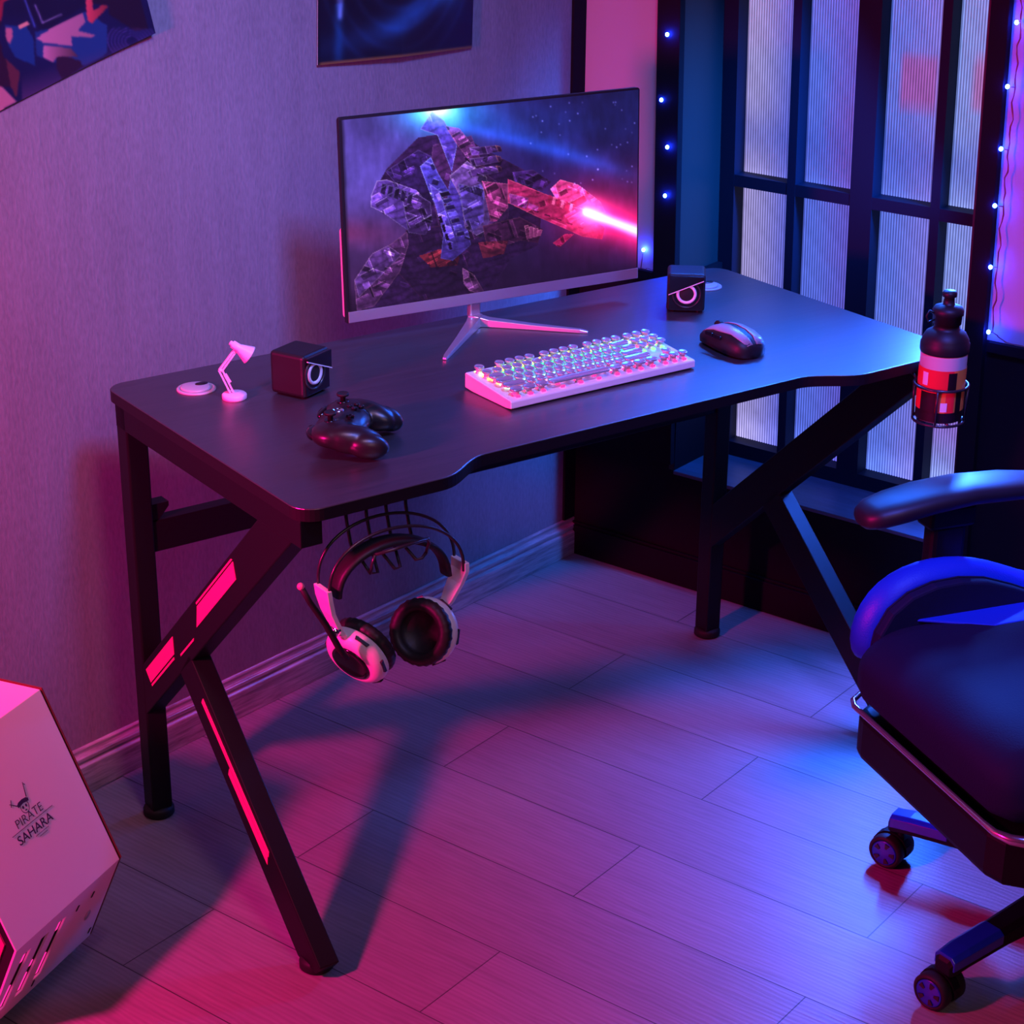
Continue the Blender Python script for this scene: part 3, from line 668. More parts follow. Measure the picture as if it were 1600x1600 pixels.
# ------------------------------------------------------------------ speakers
def speaker(a, b, rz, flip, label):
    r = on_desk('desktop_speaker', a, b, H, rz, label, 'speaker', 'pair of cube speakers on the desk')
    s = .0665
    MB().box(-s/2, s/2, -s/2+.001, s/2, .002, .0695).build('cabinet', mattblack, r, bevel=.006, seg=3)
    MB().box(-s/2+.003, s/2-.003, -s/2, -s/2+.004, .005, .0665).build('front_panel', glossblack, r, bevel=.001)
    # recessed cone with a pale ring
    RM = Matrix.Translation((-.008 if flip > 0 else .001, -s/2-.0002, .0375 if flip > 0 else .0345)) @ Matrix.Rotation(PI/2, 4, 'X')
    MB().lathe([(.0001,.0012),(.011,.0012),(.013,.0005)], 32, RM).build('speaker_cone', rubber, r)
    MB().lathe([(.0125,.0004),(.0130,.0022),(.0168,.0030),(.0178,.0004)], 40, RM, cap=False).build('speaker_ring', greyring, r)
    MB().lathe([(.0225,.0002),(.0230,.0020),(.0250,.0020),(.0256,.0002)], 40, RM, cap=False).build('outer_ring', MATS['black_wire'], r)
    # slanted visor over the upper half and its bright edge
    zl, zr = (.0575, .0445) if flip > 0 else (.0445, .0575)
    if flip > 0: zl, zr = .0620, .037
    else: zl, zr = .034, .0600
    h = s/2-.003
    MB().prism([(-h, zl), (h, zr), (h, .0665), (-h, .0665)], -s/2-.0050, -s/2+.001, lambda x, z, y: (x, y, z)).build('visor', glossblack, r, bevel=.0008)
    MB().prism([(-h, zl-.0012), (h, zr-.0012), (h, zr+.0004), (-h, zl+.0004)], -s/2-.0056, -s/2-.0030, lambda x, z, y: (x, y, z)).build('visor_edge', greyring, r)
    for dx in (-1, 1):
        for dy in (-1, 1): MB().lathe([(.004,0),(.004,.003)], 12, Matrix.Translation((dx*.022, dy*.022, 0))).build('rubber_foot', rubber, r)
    return r
speaker(.2415, .1935, math.radians(23.5), 1, 'black cube speaker near the little white desk lamp')
speaker(1.025, .178, math.radians(-40), -1, 'black cube speaker at the right, in front of the cable grommet')

# ------------------------------------------------------------------ little lamp
lp = on_desk('desk_lamp', .141, .1665, H, math.radians(-20), 'tiny toy-sized white desk lamp with jointed arm, tinted pink as if lit', 'desk lamp')
pinklit_plastic = mat('pinklit_lamp_plastic', (.9,.55,.75), .4)  # pink light tinted into the colour of white plastic
MB().lathe([(.0185,0),(.0190,.002),(.0190,.0065),(.0170,.0085),(.004,.0092),(.0001,.0092)], 36).build('lamp_base', pinklit_plastic, lp)
def bar(mb, p, q, w, t): 
    P, Q = Vector(p), Vector(q); d = (Q-P).normalized(); sdd = Vector((0,1,0)); n = d.cross(sdd).normalized()
    return mb.add([P+n*w+sdd*t, P+n*w-sdd*t, P-n*w-sdd*t, P-n*w+sdd*t, Q+n*w+sdd*t, Q+n*w-sdd*t, Q-n*w-sdd*t, Q-n*w+sdd*t], [(0,1,2,3),(7,6,5,4),(0,4,5,1),(1,5,6,2),(2,6,7,3),(3,7,4,0)])
A0, A1, A2 = (-.004,0,.009), (-.019,0,.0465), (.003,0,.0745)
a = MB(); 
for o_ in (-.0022,.0022): bar(a, (A0[0]+o_*1.2,0,A0[2]+.001), (A1[0]+o_*1.2,0,A1[2]), .0014, .0022)
bar(a, (-.006,0,.026), (-.013,0,.040), .0028, .0010); a.build('lower_arm', pinklit_plastic, lp)
a = MB()
for o_ in (-.0022,.0022): bar(a, (A1[0]+o_,0,A1[2]-o_*.3), (A2[0]+o_,0,A2[2]), .0014, .0020)
a.sphere(A1, .0034, 12, 8); a.sphere(A2, .0032, 12, 8); a.build('upper_arm', pinklit_plastic, lp)
dr = Vector((.80,-.10,-.60)).normalized(); q = dr.to_track_quat('Z', 'Y').to_matrix().to_4x4()
HM = Matrix.Translation(Vector((-.0015,0,.0885))) @ q
MB().lathe([(.0001,-.002),(.0035,-.0015),(.0038,.002),(.0062,.003),(.0065,.013),(.0085,.018),(.0145,.0325),(.0150,.034),(.0138,.034),(.0075,.019),(.0001,.016)], 28, HM).build('lamp_shade', pinklit_plastic, lp)

# ------------------------------------------------------------------ game controller (organic body through a voxel union)
gp = on_desk('game_controller', .188, .437, H, 0, 'black game controller with two thumbsticks lying on the desk', 'game controller')
# local frame: x along the width, y towards the shoulders
GM = Matrix.Rotation(math.atan2(.73, .685), 4, 'Z')   # width axis in desk-local coordinates
gp.rotation_euler = (0, 0, TH + math.atan2(.73, .685))
g = MB()
def ell(mb, c, r, rz=0, rx=0): 
    Mx = Matrix.Translation(c) @ Matrix.Rotation(rz, 4, 'Z') @ Matrix.Rotation(rx, 4, 'X') @ Matrix.Diagonal((r[0], r[1], r[2], 1))
    prof = [(max(1e-6, math.sin(PI*i/14)), -math.cos(PI*i/14)) for i in range(15)]; mb.lathe(prof, 24, Mx, cap=False)
ell(g, (0,.012,.0315), (.062,.034,.0185)); ell(g, (-.045,.016,.031), (.033,.034,.019), rz=.3); ell(g, (.045,.016,.031), (.033,.034,.019), rz=-.3)
for sgn in (-1, 1):
    ell(g, (sgn*.052,-.012,.0265), (.023,.045,.021), rz=-sgn*.28, rx=.16); ell(g, (sgn*.059,-.036,.020), (.0175,.030,.0185), rz=-sgn*.30, rx=.14)
ell(g, (0,.038,.026), (.050,.014,.014)); ell(g, (0,.000,.030), (.048,.026,.0165))
go = g.build('controller_body', mat('controller_plastic', (.014,.012,.014), .33, spec=.5), gp)
rm = go.modifiers.new('remesh', 'REMESH'); rm.mode = 'VOXEL'; rm.voxel_size = .0016; rm.use_smooth_shade = True
sm_ = go.modifiers.new('smooth', 'SMOOTH'); sm_.factor = .8; sm_.iterations = 14
for (x, y) in ((-.042,.018),(.030,.000)) if False else ((-.040,.022),(.042,.022)):
    s = MB().lathe([(.0095,.0),(.0085,.003)], 24, Matrix.Translation((x, y, .0475))).build('thumbstick', glossblack, gp)
    MB().lathe([(.0040,.002),(.0040,.009),(.0085,.0105),(.0092,.0125),(.0085,.0145),(.0060,.0135),(.0001,.0130)], 24, Matrix.Translation((x, y, .0475))).build('stick_cap', rubber, s)
for (dx, dy) in ((0,.0085),(0,-.0085),(.0085,0),(-.0085,0)): MB().lathe([(.0042,0),(.0042,.004),(.0034,.005),(.0001,.0052)], 16, Matrix.Translation((.020+dx, -.001+dy, .0475))).build('face_button', glossblack, gp)
MB().box(-.027,-.015,-.0045,-.0005,.047,.0515).box(-.023,-.019,-.0085,.0035,.047,.0515).build('direction_pad', glossblack, gp, bevel=.0006)
MB().lathe([(.0085,0),(.0085,.0016),(.0070,.0016),(.0070,.0004),(.0001,.0004)], 28, Matrix.Translation((0,.020,.0494))).build('centre_button', chrome, gp)
for sgn in (-1, 1): ell(t := MB(), (sgn*.043,.047,.030), (.022,.010,.009), rz=-sgn*.3); t.build('trigger', glossblack, gp)

# ------------------------------------------------------------------ headset hanging on the hook
hs = empty('gaming_headset', DP(.15,.60,.45), TH, 'white and black gaming headset with microphone boom hanging from the hook under the desk', 'headset')
def hx(a, b, z): return (a-.15, -(b-.60), z-.45)
def arch(x0, z0, x1, z1, xt, zt, b, n=26, r=.0022):
    pts = []
    cx = (x0+x1)/2; 
    for i in range(n+1):
        t = PI*(1-i/n); k = math.cos(t); x = cx+(x1-x0)/2*k*(1+.05*math.sin(t)); zz_ = (z0+z1)/2 + (z1-z0)/2*k + (zt-(z0+z1)/2)*math.sin(t)**.9 if 0 < i < n else (z0 if i == 0 else z1)
        pts.append(hx(x, b, zz_))
    return pts
MB().tube(arch(.040,.625,.262,.604,.165,.702,.588), .0023, 10).build('headband_hoop', wirem, hs)
MB().tube(arch(.040,.617,.258,.600,.165,.693,.618), .0023, 10).build('headband_hoop', wirem, hs)
# padded strap
secs = []; n = 22
for i in range(n+1):
    t = PI*(1-(i+.4)/(n+.8)); x = .150+.090*math.cos(t); z = .592+.075*math.sin(t)**.8 - .006*math.cos(t); w = .0165*(1-.3*abs(math.cos(t))**3); h = .0045
    tx, tz = Vector((-math.sin(t)*.090, math.cos(t)*.075)).normalized(); nx, nz = -tz, tx
    P = lambda db, dn: Vector(hx(x+nx*dn, .600+db, z+nz*dn))
    secs.append([P(-w,-h*.6),P(-w,h*.6),P(-w*.6,h),P(w*.6,h),P(w,h*.6),P(w,-h*.6),P(w*.6,-h),P(-w*.6,-h)])
MB().loft(secs).build('headband_pad', padm, hs)
def cup(center, outn, side):
    C_ = Vector(hx(*center)); nrm = Vector((outn[0], -outn[1], outn[2])).normalized(); Q = nrm.to_track_quat('Z', 'Y').to_matrix().to_4x4(); CM = Matrix.Translation(C_) @ Q
    sh = MB().lathe([(.044,-.004),(.0485,-.001),(.0490,.007),(.0465,.014),(.0410,.0195),(.033,.022),(.031,.0215)], 40, CM).build('ear_cup', whiteplastic, hs)
    MB().lathe([(.0310,.0205),(.0300,.0240),(.0240,.0255),(.0001,.0255)], 36, CM).build('cup_cover', glossblack, sh)
    for k in range(6):
        an = .5+k*PI/3; Mk = CM @ Matrix.Rotation(an, 4, 'Z')
        MB().prism([(-.0115,.0150),(.0115,.0150),(.0100,.0195),(-.0100,.0195)], .0450, .0496, (lambda Mk: (lambda x, z, r: Mk @ Vector((x, r*(1-.012*(z-.015)/.0045*0), z-.008))))(Mk)).build('vent_slot', deepblack, sh)
    # pleated pad
    pr = []; na = 72; rings = []
    for (r, z) in [(.0435,-.004),(.0480,-.008),(.0490,-.014),(.0465,-.021),(.0400,-.0245),(.0330,-.0225),(.0300,-.016),(.0290,-.006)]:
        rings.append([CM @ Vector(((r*(1+.018*math.cos(26*2*PI*k/na)*(1 if r > .039 else 0)))*math.cos(2*PI*k/na), (r*(1+.018*math.cos(26*2*PI*k/na)*(1 if r > .039 else 0)))*math.sin(2*PI*k/na), z)) for k in range(na)])
    MB().loft(rings).build('ear_pad', padm, sh)
    return sh, CM
cl, CML = cup((.094,.602,.512), (-.86,.32,-.42), 0)
crr, CMR = cup((.205,.598,.512), (.80,-.42,-.28), 1)
# yokes
def yoke(pts, w, name='yoke'):
    secs = []
    for i, p in enumerate(pts):
        ww = w[i]; c_ = Vector(hx(*p)); secs.append([c_+Vector((-.004,ww,0)), c_+Vector((.004,ww,0)), c_+Vector((.004,-ww,0)), c_+Vector((-.004,-ww,0))])
    return MB().loft(secs, smooth=False).build(name, whiteplastic, hs, bevel=.0012)
yoke([(.038,.603,.626),(.040,.603,.610),(.045,.604,.588),(.053,.606,.568),(.060,.608,.553),(.066,.608,.545)], [.0185,.0185,.015,.013,.011,.009])
yoke([(.262,.603,.612),(.262,.603,.598),(.257,.601,.580),(.249,.599,.563),(.244,.598,.552),(.240,.597,.545)], [.0185,.0185,.016,.014,.012,.010])
MB().lathe([(.0001,-.005),(.0085,-.005),(.0085,.004),(.0065,.006),(.0001,.006)], 20, Matrix.Translation(Vector(hx(.050,.612,.560))) @ Matrix.Rotation(-PI/2, 4, 'Y')).build('hinge_disc', chrome, hs)
# boom
bp = [hx(.052,.640,.530), hx(.040,.640,.548), hx(.020,.640,.590), hx(-.002,.638,.628), hx(-.012,.636,.650)]
bm_ = MB().tube(bp, [.0042,.0048,.0046,.0042,.0042], 12).build('microphone_boom', rubber, hs)
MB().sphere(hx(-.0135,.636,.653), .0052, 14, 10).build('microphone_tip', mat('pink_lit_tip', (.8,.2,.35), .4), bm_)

# ------------------------------------------------------------------ water bottle in the cup holder
wb = empty('water_bottle', DP(HA, HB, .6642), TH, 'black-capped sports bottle with red print in the wire holder at the desk end', 'bottle')
wb.scale = (1.165, 1.165, 1.085)
body = MB().lathe([(.0300,.0005),(.0315,.003),(.0318,.040),(.0322,.100),(.0325,.112)], 48); body.build('bottle_body', bottlewhite, wb)
def wrap(z0, z1, t0, t1, m, name='printed_panel', r=.03245, poly=None):
    n = 24; mb = MB(); rows_ = []
    for j in range(2):
        z = (z0, z1)[j]
        for i in range(n+1):
            t = t0+(t1-t0)*i/n; rr2 = r+.0003*0; mb.v.append((rr2*math.cos(t), rr2*math.sin(t), z))
    for i in range(n): mb.f.append([i, i+1, n+2+i, n+1+i]); mb.sm.append(True)
    return mb.build(name, m, wb)
# camera is towards local angle about -140 deg
wrap(.002,.018, 0, 2*PI, deepblack, 'base_band', .0323)
wrap(.018,.083, math.radians(-232), math.radians(-108), redprint, r=.0327)
wrap(.018,.083, math.radians(-108), math.radians(-40), orangeprint, r=.0327)
wrap(.018,.048, math.radians(-190), math.radians(-148), deepblack, 'printed_figure', .0330)
wrap(.018,.048, math.radians(-138), math.radians(-124), orangeprint, 'printed_figure', .0330)
wrap(.058,.078, math.radians(-188), math.radians(-172), MATS['pale_speaker_ring'], 'printed_figure', .0331)
wrap(.054,.080, math.radians(-122), math.radians(-100), deepblack, 'printed_figure', .0331)
wrap(.020,.034, math.radians(-136), math.radians(-120), MATS['pale_speaker_ring'], 'printed_label', .0333)
wrap(.018,.052, math.radians(-98), math.radians(-80), deepblack, 'printed_figure', .0331)
wrap(.018,.052, math.radians(-114), math.radians(-102), redprint, 'printed_figure', .03305)
MB().lathe([(.0330,.104),(.0338,.107),(.0338,.118),(.0325,.1205),(.0320,.124),(.0275,.133),(.0200,.138),(.0175,.140),(.0172,.146),(.0195,.147),(.0200,.160),(.0215,.161),(.0215,.167),(.0190,.172),(.0090,.1755),(.0080,.176),(.0072,.186),(.0100,.188),(.0100,.193),(.0080,.196),(.0001,.1965)], 40).build('bottle_cap', mattblack, wb)
MB().tube([(-.018,.006,.163),(-.026,.010,.168),(-.030,.011,.160),(-.026,.010,.151),(-.018,.006,.154)], .0014, 8).build('strap_loop', mattblack, wb)
MB().box(.019,.027,-.003,.003,.157,.162).build('cap_tab', mattblack, wb, bevel=.001)

# ------------------------------------------------------------------ gaming chair
CC = Vector((.703,-1.503,0))
chr_ = empty('gaming_chair', CC, math.radians(150), 'black and blue racing-style gaming chair pulled up at the right end of the desk', 'chair')
# local: x forward, y towards the camera side (s = -y)
def seat_sec(y, x0, x1, zt, zb, r):
    pts = []
    n = 8
    def arc(cx, cz, a0, a1, rx, rz): return [Vector((cx+rx*math.cos(a0+(a1-a0)*i/n), y, cz+rz*math.sin(a0+(a1-a0)*i/n))) for i in range(n+1)]
    pts += arc(x1-r*1.0, zb+.025, -PI/2, 0, r*1.0*.7, .025)[:]      # bottom front
    pts = arc(x1-.045, zb+.028, -PI/2, 0, .045, .028) + arc(x1-.085, zt-.055, 0, PI/2, .085, .055) + arc(x0+.03, zt-.03, PI/2, PI, .03, .03) + arc(x0+.03, zb+.03, PI, 1.5*PI, .03, .03)
    return pts
secs = []
for (y, ix, it) in [(-.215,.060,.035),(-.210,.030,.018),(-.195,.010,.006),(-.165,.0,.0),(-.08,.0,.0),(0,0,0),(.08,0,0),(.165,0,0),(.195,.010,.006),(.210,.030,.018),(.215,.060,.035)]:
    secs.append(seat_sec(y, -.22+ix, .335-ix, .475-it, .362+it*.5, .05))
seat = MB().loft(secs).build('seat_cushion', leather_black, chr_)
# blue chevron panel stitched on the seat top
MB().prism([(.236,-.205),(.128,-.145),(-.19,-.150),(-.19,-.205)], .4715, .4762, lambda x, y, z: (x, y, z)).build('blue_seat_panel', leather_blue, chr_, bevel=.002)
MB().prism([(.236,.205),(.128,.145),(-.19,.150),(-.19,.205)], .4715, .4762, lambda x, y, z: (x, y, z)).build('blue_seat_panel', leather_blue, chr_, bevel=.002)
# raised side wings
def wing(sg):
    prof = [(.300,.395),(.312,.43),(.306,.470),(.285,.508),(.250,.534),(.205,.5475),(.155,.549),(.105,.541),(.05,.520),(0,.497),(-.08,.48),(-.20,.475)]
    # rim: tube of flattened section from outer skin to inner seam
    secs = []
    for i, (x, z) in enumerate(prof):
        P0 = Vector((x, 0, z)); a_ = Vector((prof[min(i+1, len(prof)-1)][0]-prof[max(i-1,0)][0], 0, prof[min(i+1, len(prof)-1)][1]-prof[max(i-1,0)][1])).normalized(); nrm = Vector((a_.z, 0, -a_.x)); nrm = -nrm if nrm.dot(Vector((x-.13,0,z-.38))) < 0 else nrm
        def Q(s, d): return Vector((P0.x+nrm.x*d, -sg*s, P0.z+nrm.z*d))
        secs.append([Q(.262,-.050), Q(.266,-.020), Q(.262,-.005), Q(.252,.0), Q(.240,-.002), Q(.228,-.008), Q(.219,-.017), Q(.215,-.028)])
    w_ = MB().loft(secs).build('side_wing', leather_blue, chr_, subsurf=1)
    inner = [(x-(x-.13)*.10, z-(z-.38)*.135) for (x, z) in prof]
    pts = inner + [(-.20,.38),(.25,.38)]
    MB().prism(pts, -sg*.200, -sg*.220, lambda x, z, y: (x, y, z)).build('wing_inner_panel', leather_black, w_, bevel=.004)
    MB().tube([(x-(x-.13)*.10, -sg*.2175, z-(z-.38)*.130) for (x, z) in prof], .0018, 6).build('wing_seam', leather_black, w_)
wing(1); wing(-1)
# blue flash at the near front corner
MB().prism([(.268,.392),(.300,.440),(.296,.465),(.262,.425),(.240,.385)], .216, .230, lambda x, z, y: (x, y, z)).build('corner_flash', leather_blue, chr_, bevel=.003)
# chromed rail along the front edge
rail = [(-.10,-.225,.360),(.26,-.215,.360)] + [(.293+.040*math.sin(t), -.180-.040*math.cos(t)+.0, .360) for t in [PI/2*i/6 for i in range(7)]][1:]
rail = [(-.15,-.226,.358),(.27,-.226,.358),(.305,-.215,.358),(.326,-.200,.358),(.334,-.182,.358),(.334,.165,.358),(.332,.190,.357),(.322,.212,.357),(.300,.230,.357),(.26,.240,.357),(-.15,.245,.357)]
MB().tube(rail, [.0045]*6+[.0055,.0075,.0085,.0085,.0085], 12).build('chrome_rail', mat('dark_chrome', (.55,.5,.6), .2, metal=.9), chr_)
pan = [(-.2,-.20),(.30,-.20),(.325,-.185),(.330,-.16),(.330,.17),(.320,.20),(.29,.225),(-.2,.225)]
MB().prism(pan, .275, .352, lambda x, y, z: (x*(1-.10*(.352-z)/.077*0), y, z)).build('seat_base', chairblack, chr_, bevel=.012, seg=3)
MB().box(-.12,.10,-.09,.09,.235,.275).build('tilt_mechanism', chairblack, chr_, bevel=.006)
MB().lathe([(.029,.10),(.029,.19),(.0235,.19),(.0235,.24)], 24).build('gas_lift', chairblack, chr_)
base = MB().lathe([(.045,.075),(.048,.085),(.045,.125),(.030,.135)], 30).build('star_base', chairblack, chr_)
WR = .0285
for k, an in enumerate([166,94,22,-50,-122]):
    la = math.radians(an-150); d = Vector((math.cos(la), math.sin(la), 0)); n = Vector((-d.y, d.x, 0)); secs = []
    for (r, w, z0, z1) in [(.03,.026,.078,.122),(.10,.024,.080,.118),(.22,.021,.078,.106),(.300,.020,.072,.098),(.330,.018,.066,.093),(.336,.013,.066,.086)]:
        c_ = d*r; secs.append([c_-n*w+Vector((0,0,z0)), c_-n*w+Vector((0,0,z1-.006)), c_-n*w*.62+Vector((0,0,z1)), c_+n*w*.62+Vector((0,0,z1)), c_+n*w+Vector((0,0,z1-.006)), c_+n*w+Vector((0,0,z0))])
    arm = MB().loft(secs, smooth=False).build('base_arm', chairblack, base, bevel=.0015)
    secs = []
    for (r, w, z1) in [(.232,.0212,.1045),(.300,.0205,.0990),(.332,.0182,.0940)]:
        c_ = d*r; secs.append([c_-n*w*1.02+Vector((0,0,z1-.020)), c_-n*w*1.02+Vector((0,0,z1-.005)), c_-n*w*.64+Vector((0,0,z1+.0012)), c_+n*w*.64+Vector((0,0,z1+.0012)), c_+n*w*1.02+Vector((0,0,z1-.005)), c_+n*w*1.02+Vector((0,0,z1-.020))])
    MB().loft(secs, smooth=False).build('blue_arm_cover', bluePl, base, bevel=.001)
    # twin-wheel caster
    sw = [math.radians(-67), math.radians(-58), 1.0+la, .2+la, -.7+la][k]; ca = Vector((math.cos(sw), math.sin(sw), 0)); cn = Vector((-ca.y, ca.x, 0)); cc_ = d*.318 + ca*.014
    cst = MB().lathe([(.006,.040),(.006,.072)], 12, Matrix.Translation(d*.318)).build('caster', chairblack, base)
    hood = []
    for sgn in (-1, 1):
        Wm = Matrix.Translation(cc_+cn*(sgn*.0175)+Vector((0,0,WR))) @ cn.to_track_quat('Z','Y').to_matrix().to_4x4() @ Matrix.Diagonal((1,1,sgn,1))
        wh = MB().lathe([(.0205,-.0095),(WR-.001,-.0095),(WR,-.006),(WR,.006),(WR-.003,.0095),(.0225,.0098),(.0220,.0080),(.0001,.0080)], 32, Wm).build('wheel', rubber, cst)
        hub = MB().lathe([(.0215,.0079),(.0215,.0092),(.0195,.0096),(.0001,.0104)], 28, Wm).build('wheel_hub', bluePl, cst)
        hl = MB()
        for q_ in range(5):
            t = q_*2*PI/5; c5 = Vector((.0135*math.cos(t), .0135*math.sin(t), 0)); rd = Vector((math.cos(t), math.sin(t), 0)); td = Vector((-rd.y, rd.x, 0))
            pp = [c5+rd*.0045+td*.0042, c5+rd*.0045-td*.0042, c5-rd*.004-td*.0018, c5-rd*.004+td*.0018]
            hl.add([Wm @ (p+Vector((0,0,.0099))) for p in pp]+[Wm @ (p+Vector((0,0,.0112))) for p in pp], [(0,1,2,3),(7,6,5,4),(0,4,5,1),(1,5,6,2),(2,6,7,3),(3,7,4,0)])
        hl.build('hub_recess', deepblack, cst)
    hd = []
    for i in range(9):
        t = math.radians(-5+25*i*.95); hd.append(cc_+ca*math.cos(t)*(WR+.0025)+Vector((0,0,WR+math.sin(t)*(WR+.0025))))
    hm = MB(); hm.loft([[h-cn*.0075, h+cn*.0075, h+cn*.0075+(cc_+Vector((0,0,WR))-h)*.3, h-cn*.0075+(cc_+Vector((0,0,WR))-h)*.3] for h in hd], smooth=False); hm.build('caster_hood', chairblack, cst)
# armrests
for sg in (1, -1):
    s0 = .305*sg
    secs = []
    for (x, z, w, h) in [(.277,.603,.012,.008),(.272,.605,.026,.014),(.255,.609,.038,.018),(.22,.616,.044,.0185),(.17,.624,.046,.0175),(.10,.629,.045,.0165),(.02,.626,.044,.016),(-.05,.618,.040,.015),(-.075,.614,.028,.012),(-.082,.612,.012,.008)]:
        secs.append([Vector((x, -s0+w*math.copysign(abs(math.cos(t))**.7, math.cos(t)), z+h*math.copysign(abs(math.sin(t))**.8, math.sin(t)))) for t in [2*PI*i/20 for i in range(20)]])
    MB().loft(secs).build('armrest_pad', mat('satin_armrest', (.008,.009,.016), .46) if sg == 1 else MATS['satin_armrest'], chr_)
    MB().box(.085,.165,-s0-.022,-s0+.022,.575,.612).build('armrest_bracket', chairblack, chr_, bevel=.006)
    MB().box(.095,.155,-s0-.016,-s0+.016,.30,.58).build('armrest_post', chairblack, chr_, bevel=.008)
    MB().box(.06,.19,min(-s0*.55,-s0),max(-s0*.55,-s0),.285,.305).build('armrest_bracket', chairblack, chr_, bevel=.004)
# backrest (leans away, almost wholly outside the picture)
secs = []
for (z, w, x, th) in [(.46,.20,-.24,.05),(.55,.235,-.255,.055),(.75,.24,-.29,.055),(.92,.215,-.325,.05),(1.02,.25,-.345,.045),(1.12,.22,-.365,.04),(1.22,.14,-.385,.035),(1.26,.11,-.392,.025)]:
    secs.append([Vector((x+th*math.copysign(abs(math.cos(t))**.7, math.cos(t)), w*math.copysign(abs(math.sin(t))**.6, math.sin(t)), z)) for t in [2*PI*i/24 for i in range(24)]])
MB().loft(secs).build('backrest', leather_black, chr_)

# ------------------------------------------------------------------ computer case
EE = Vector((-.955,-.295,0)).normalized(); NN = Vector((-EE.y, EE.x, 0))
cs = empty('computer_case', EE*.53+NN*.13, math.atan2(EE.y, EE.x), 'white hexagonal computer case with printed logo and slotted lower panel beside the desk', 'computer case')
cf_ = lambda e, n, z: (e-.53, n-.13, z)
E0, E1 = .407, .657
hexp = [(.264,.020),(.329,.171),(.216,.4255),(.040,.4255),(-.073,.171),(-.008,.020)]
ctr = (.128, .21)
inn = [(ctr[0]+(p[0]-ctr[0])*.975, ctr[1]+(p[1]-ctr[1])*.975) for p in hexp]
MB().prism(inn, E0-.0045, E1-.004, lambda n, z, e: cf_(e, n, z)).build('case_body', mattblack, cs)
def panel(i, name, th=.003, m=casewhite, e0=E0, e1=E1):
    p, q = Vector(hexp[i]), Vector(hexp[(i+1) % 6]); d = (q-p).normalized(); nn = Vector((d.y, -d.x)); c_ = Vector(ctr)
    if (p-c_).dot(nn) < 0: nn = -nn
    return MB().prism([p, q, q-nn*th, p-nn*th], e0, e1, lambda n, z, e: cf_(e, n, z)).build(name, m, cs, bevel=.0008)
side = panel(1, 'side_panel'); panel(2, 'top_panel'); panel(3, 'side_panel')
panel(4, 'lower_panel')
# lower panel with cut slots: built from strips around the openings
p0, p1 = Vector((.264,.020)), Vector((.329,.171)); ld_ = p1-p0
nl = Vector((ld_.y, -ld_.x)).normalized()
def LPt(e, k, d=0): q_ = p0+ld_*k+nl*d; return Vector(cf_(e, q_.x, q_.y))
slots = [(.5365,.554),(.5775,.597),(.6195,.639)]          # e at the top, e at the foot
sk = [(E0,.0),(E0,1)]
lpm = MB()
def quadp(mb, A, th=.003):
    vs = [LPt(e, k) for (e, k) in A]+[LPt(e, k, -th) for (e, k) in A]; n = len(A)
    mb.add(vs, [list(range(n))[::-1], list(range(n,2*n))]+[[i, (i+1)%n, n+(i+1)%n, n+i] for i in range(n)])
kb0, kb1 = .17, .82; hw = .0095
quadp(lpm, [(E0,0),(E1,0),(E1,kb0),(E0,kb0)]); quadp(lpm, [(E0,kb1),(E1,kb1),(E1,1),(E0,1)])
prev = (E0, E0)
for (et, eb) in slots:
    quadp(lpm, [(prev[1],kb0),(eb-hw,kb0),(et-hw,kb1),(prev[0],kb1)]); prev = (et+hw, eb+hw)
quadp(lpm, [(prev[1],kb0),(E1,kb0),(E1,kb1),(prev[0],kb1)])
lpo = lpm.build('lower_panel', casewhite, cs, weld=True)
lg_ = MB(); quadp(lg_, [(E0+.01,.1),(E1-.01,.1),(E1-.01,.9),(E0+.01,.9)], .001)
for v in range(len(lg_.v)): lg_.v[v] = tuple(Vector(lg_.v[v]) - Vector((0, nl.x, nl.y))*.0055)
lg_.build('slot_backing', deepblack, lpo)
for (et, eb) in slots:
    for (k0, k1) in ((.17,.40),(.66,.80)) if et != slots[1][0] else ((.17,.36),(.44,.5)):
        s_ = MB(); f_ = lambda k: eb+(et-eb)*(k-kb0)/(kb1-kb0); quadp(s_, [(f_(k0)-hw*.9,k0),(f_(k0)+hw*.5,k0),(f_(k1)+hw*.5,k1),(f_(k1)-hw*.9,k1)], .001)
        for v in range(len(s_.v)): s_.v[v] = tuple(Vector(s_.v[v]) - Vector((0, nl.x, nl.y))*.004)
        s_.build('slot_light', pinkglow, lpo)
bt = MB().lathe([(.0065,0),(.0065,.0012),(.005,.0016),(.0001,.0016)], 24, Matrix.Translation(LPt(.449,.47)) @ Vector((0, nl.x, nl.y)).to_track_quat('Z','Y').to_matrix().to_4x4() @ Matrix.Diagonal((1.0,1.5,1,1)))
bt.build('power_button', silver, lpo)
for (e, k) in ((.460,.78),(.498,.78),(.418,.12),(.560,.12)): 
    s_ = MB(); quadp(s_, [(e-.0015,k-.03),(e+.0015,k-.03),(e-.0005,k+.03),(e-.0035,k+.03)], .001)
    for v in range(len(s_.v)): s_.v[v] = tuple(Vector(s_.v[v]) + Vector((0, nl.x, nl.y))*.0013)
    s_.build('vent_notch', deepblack, lpo)
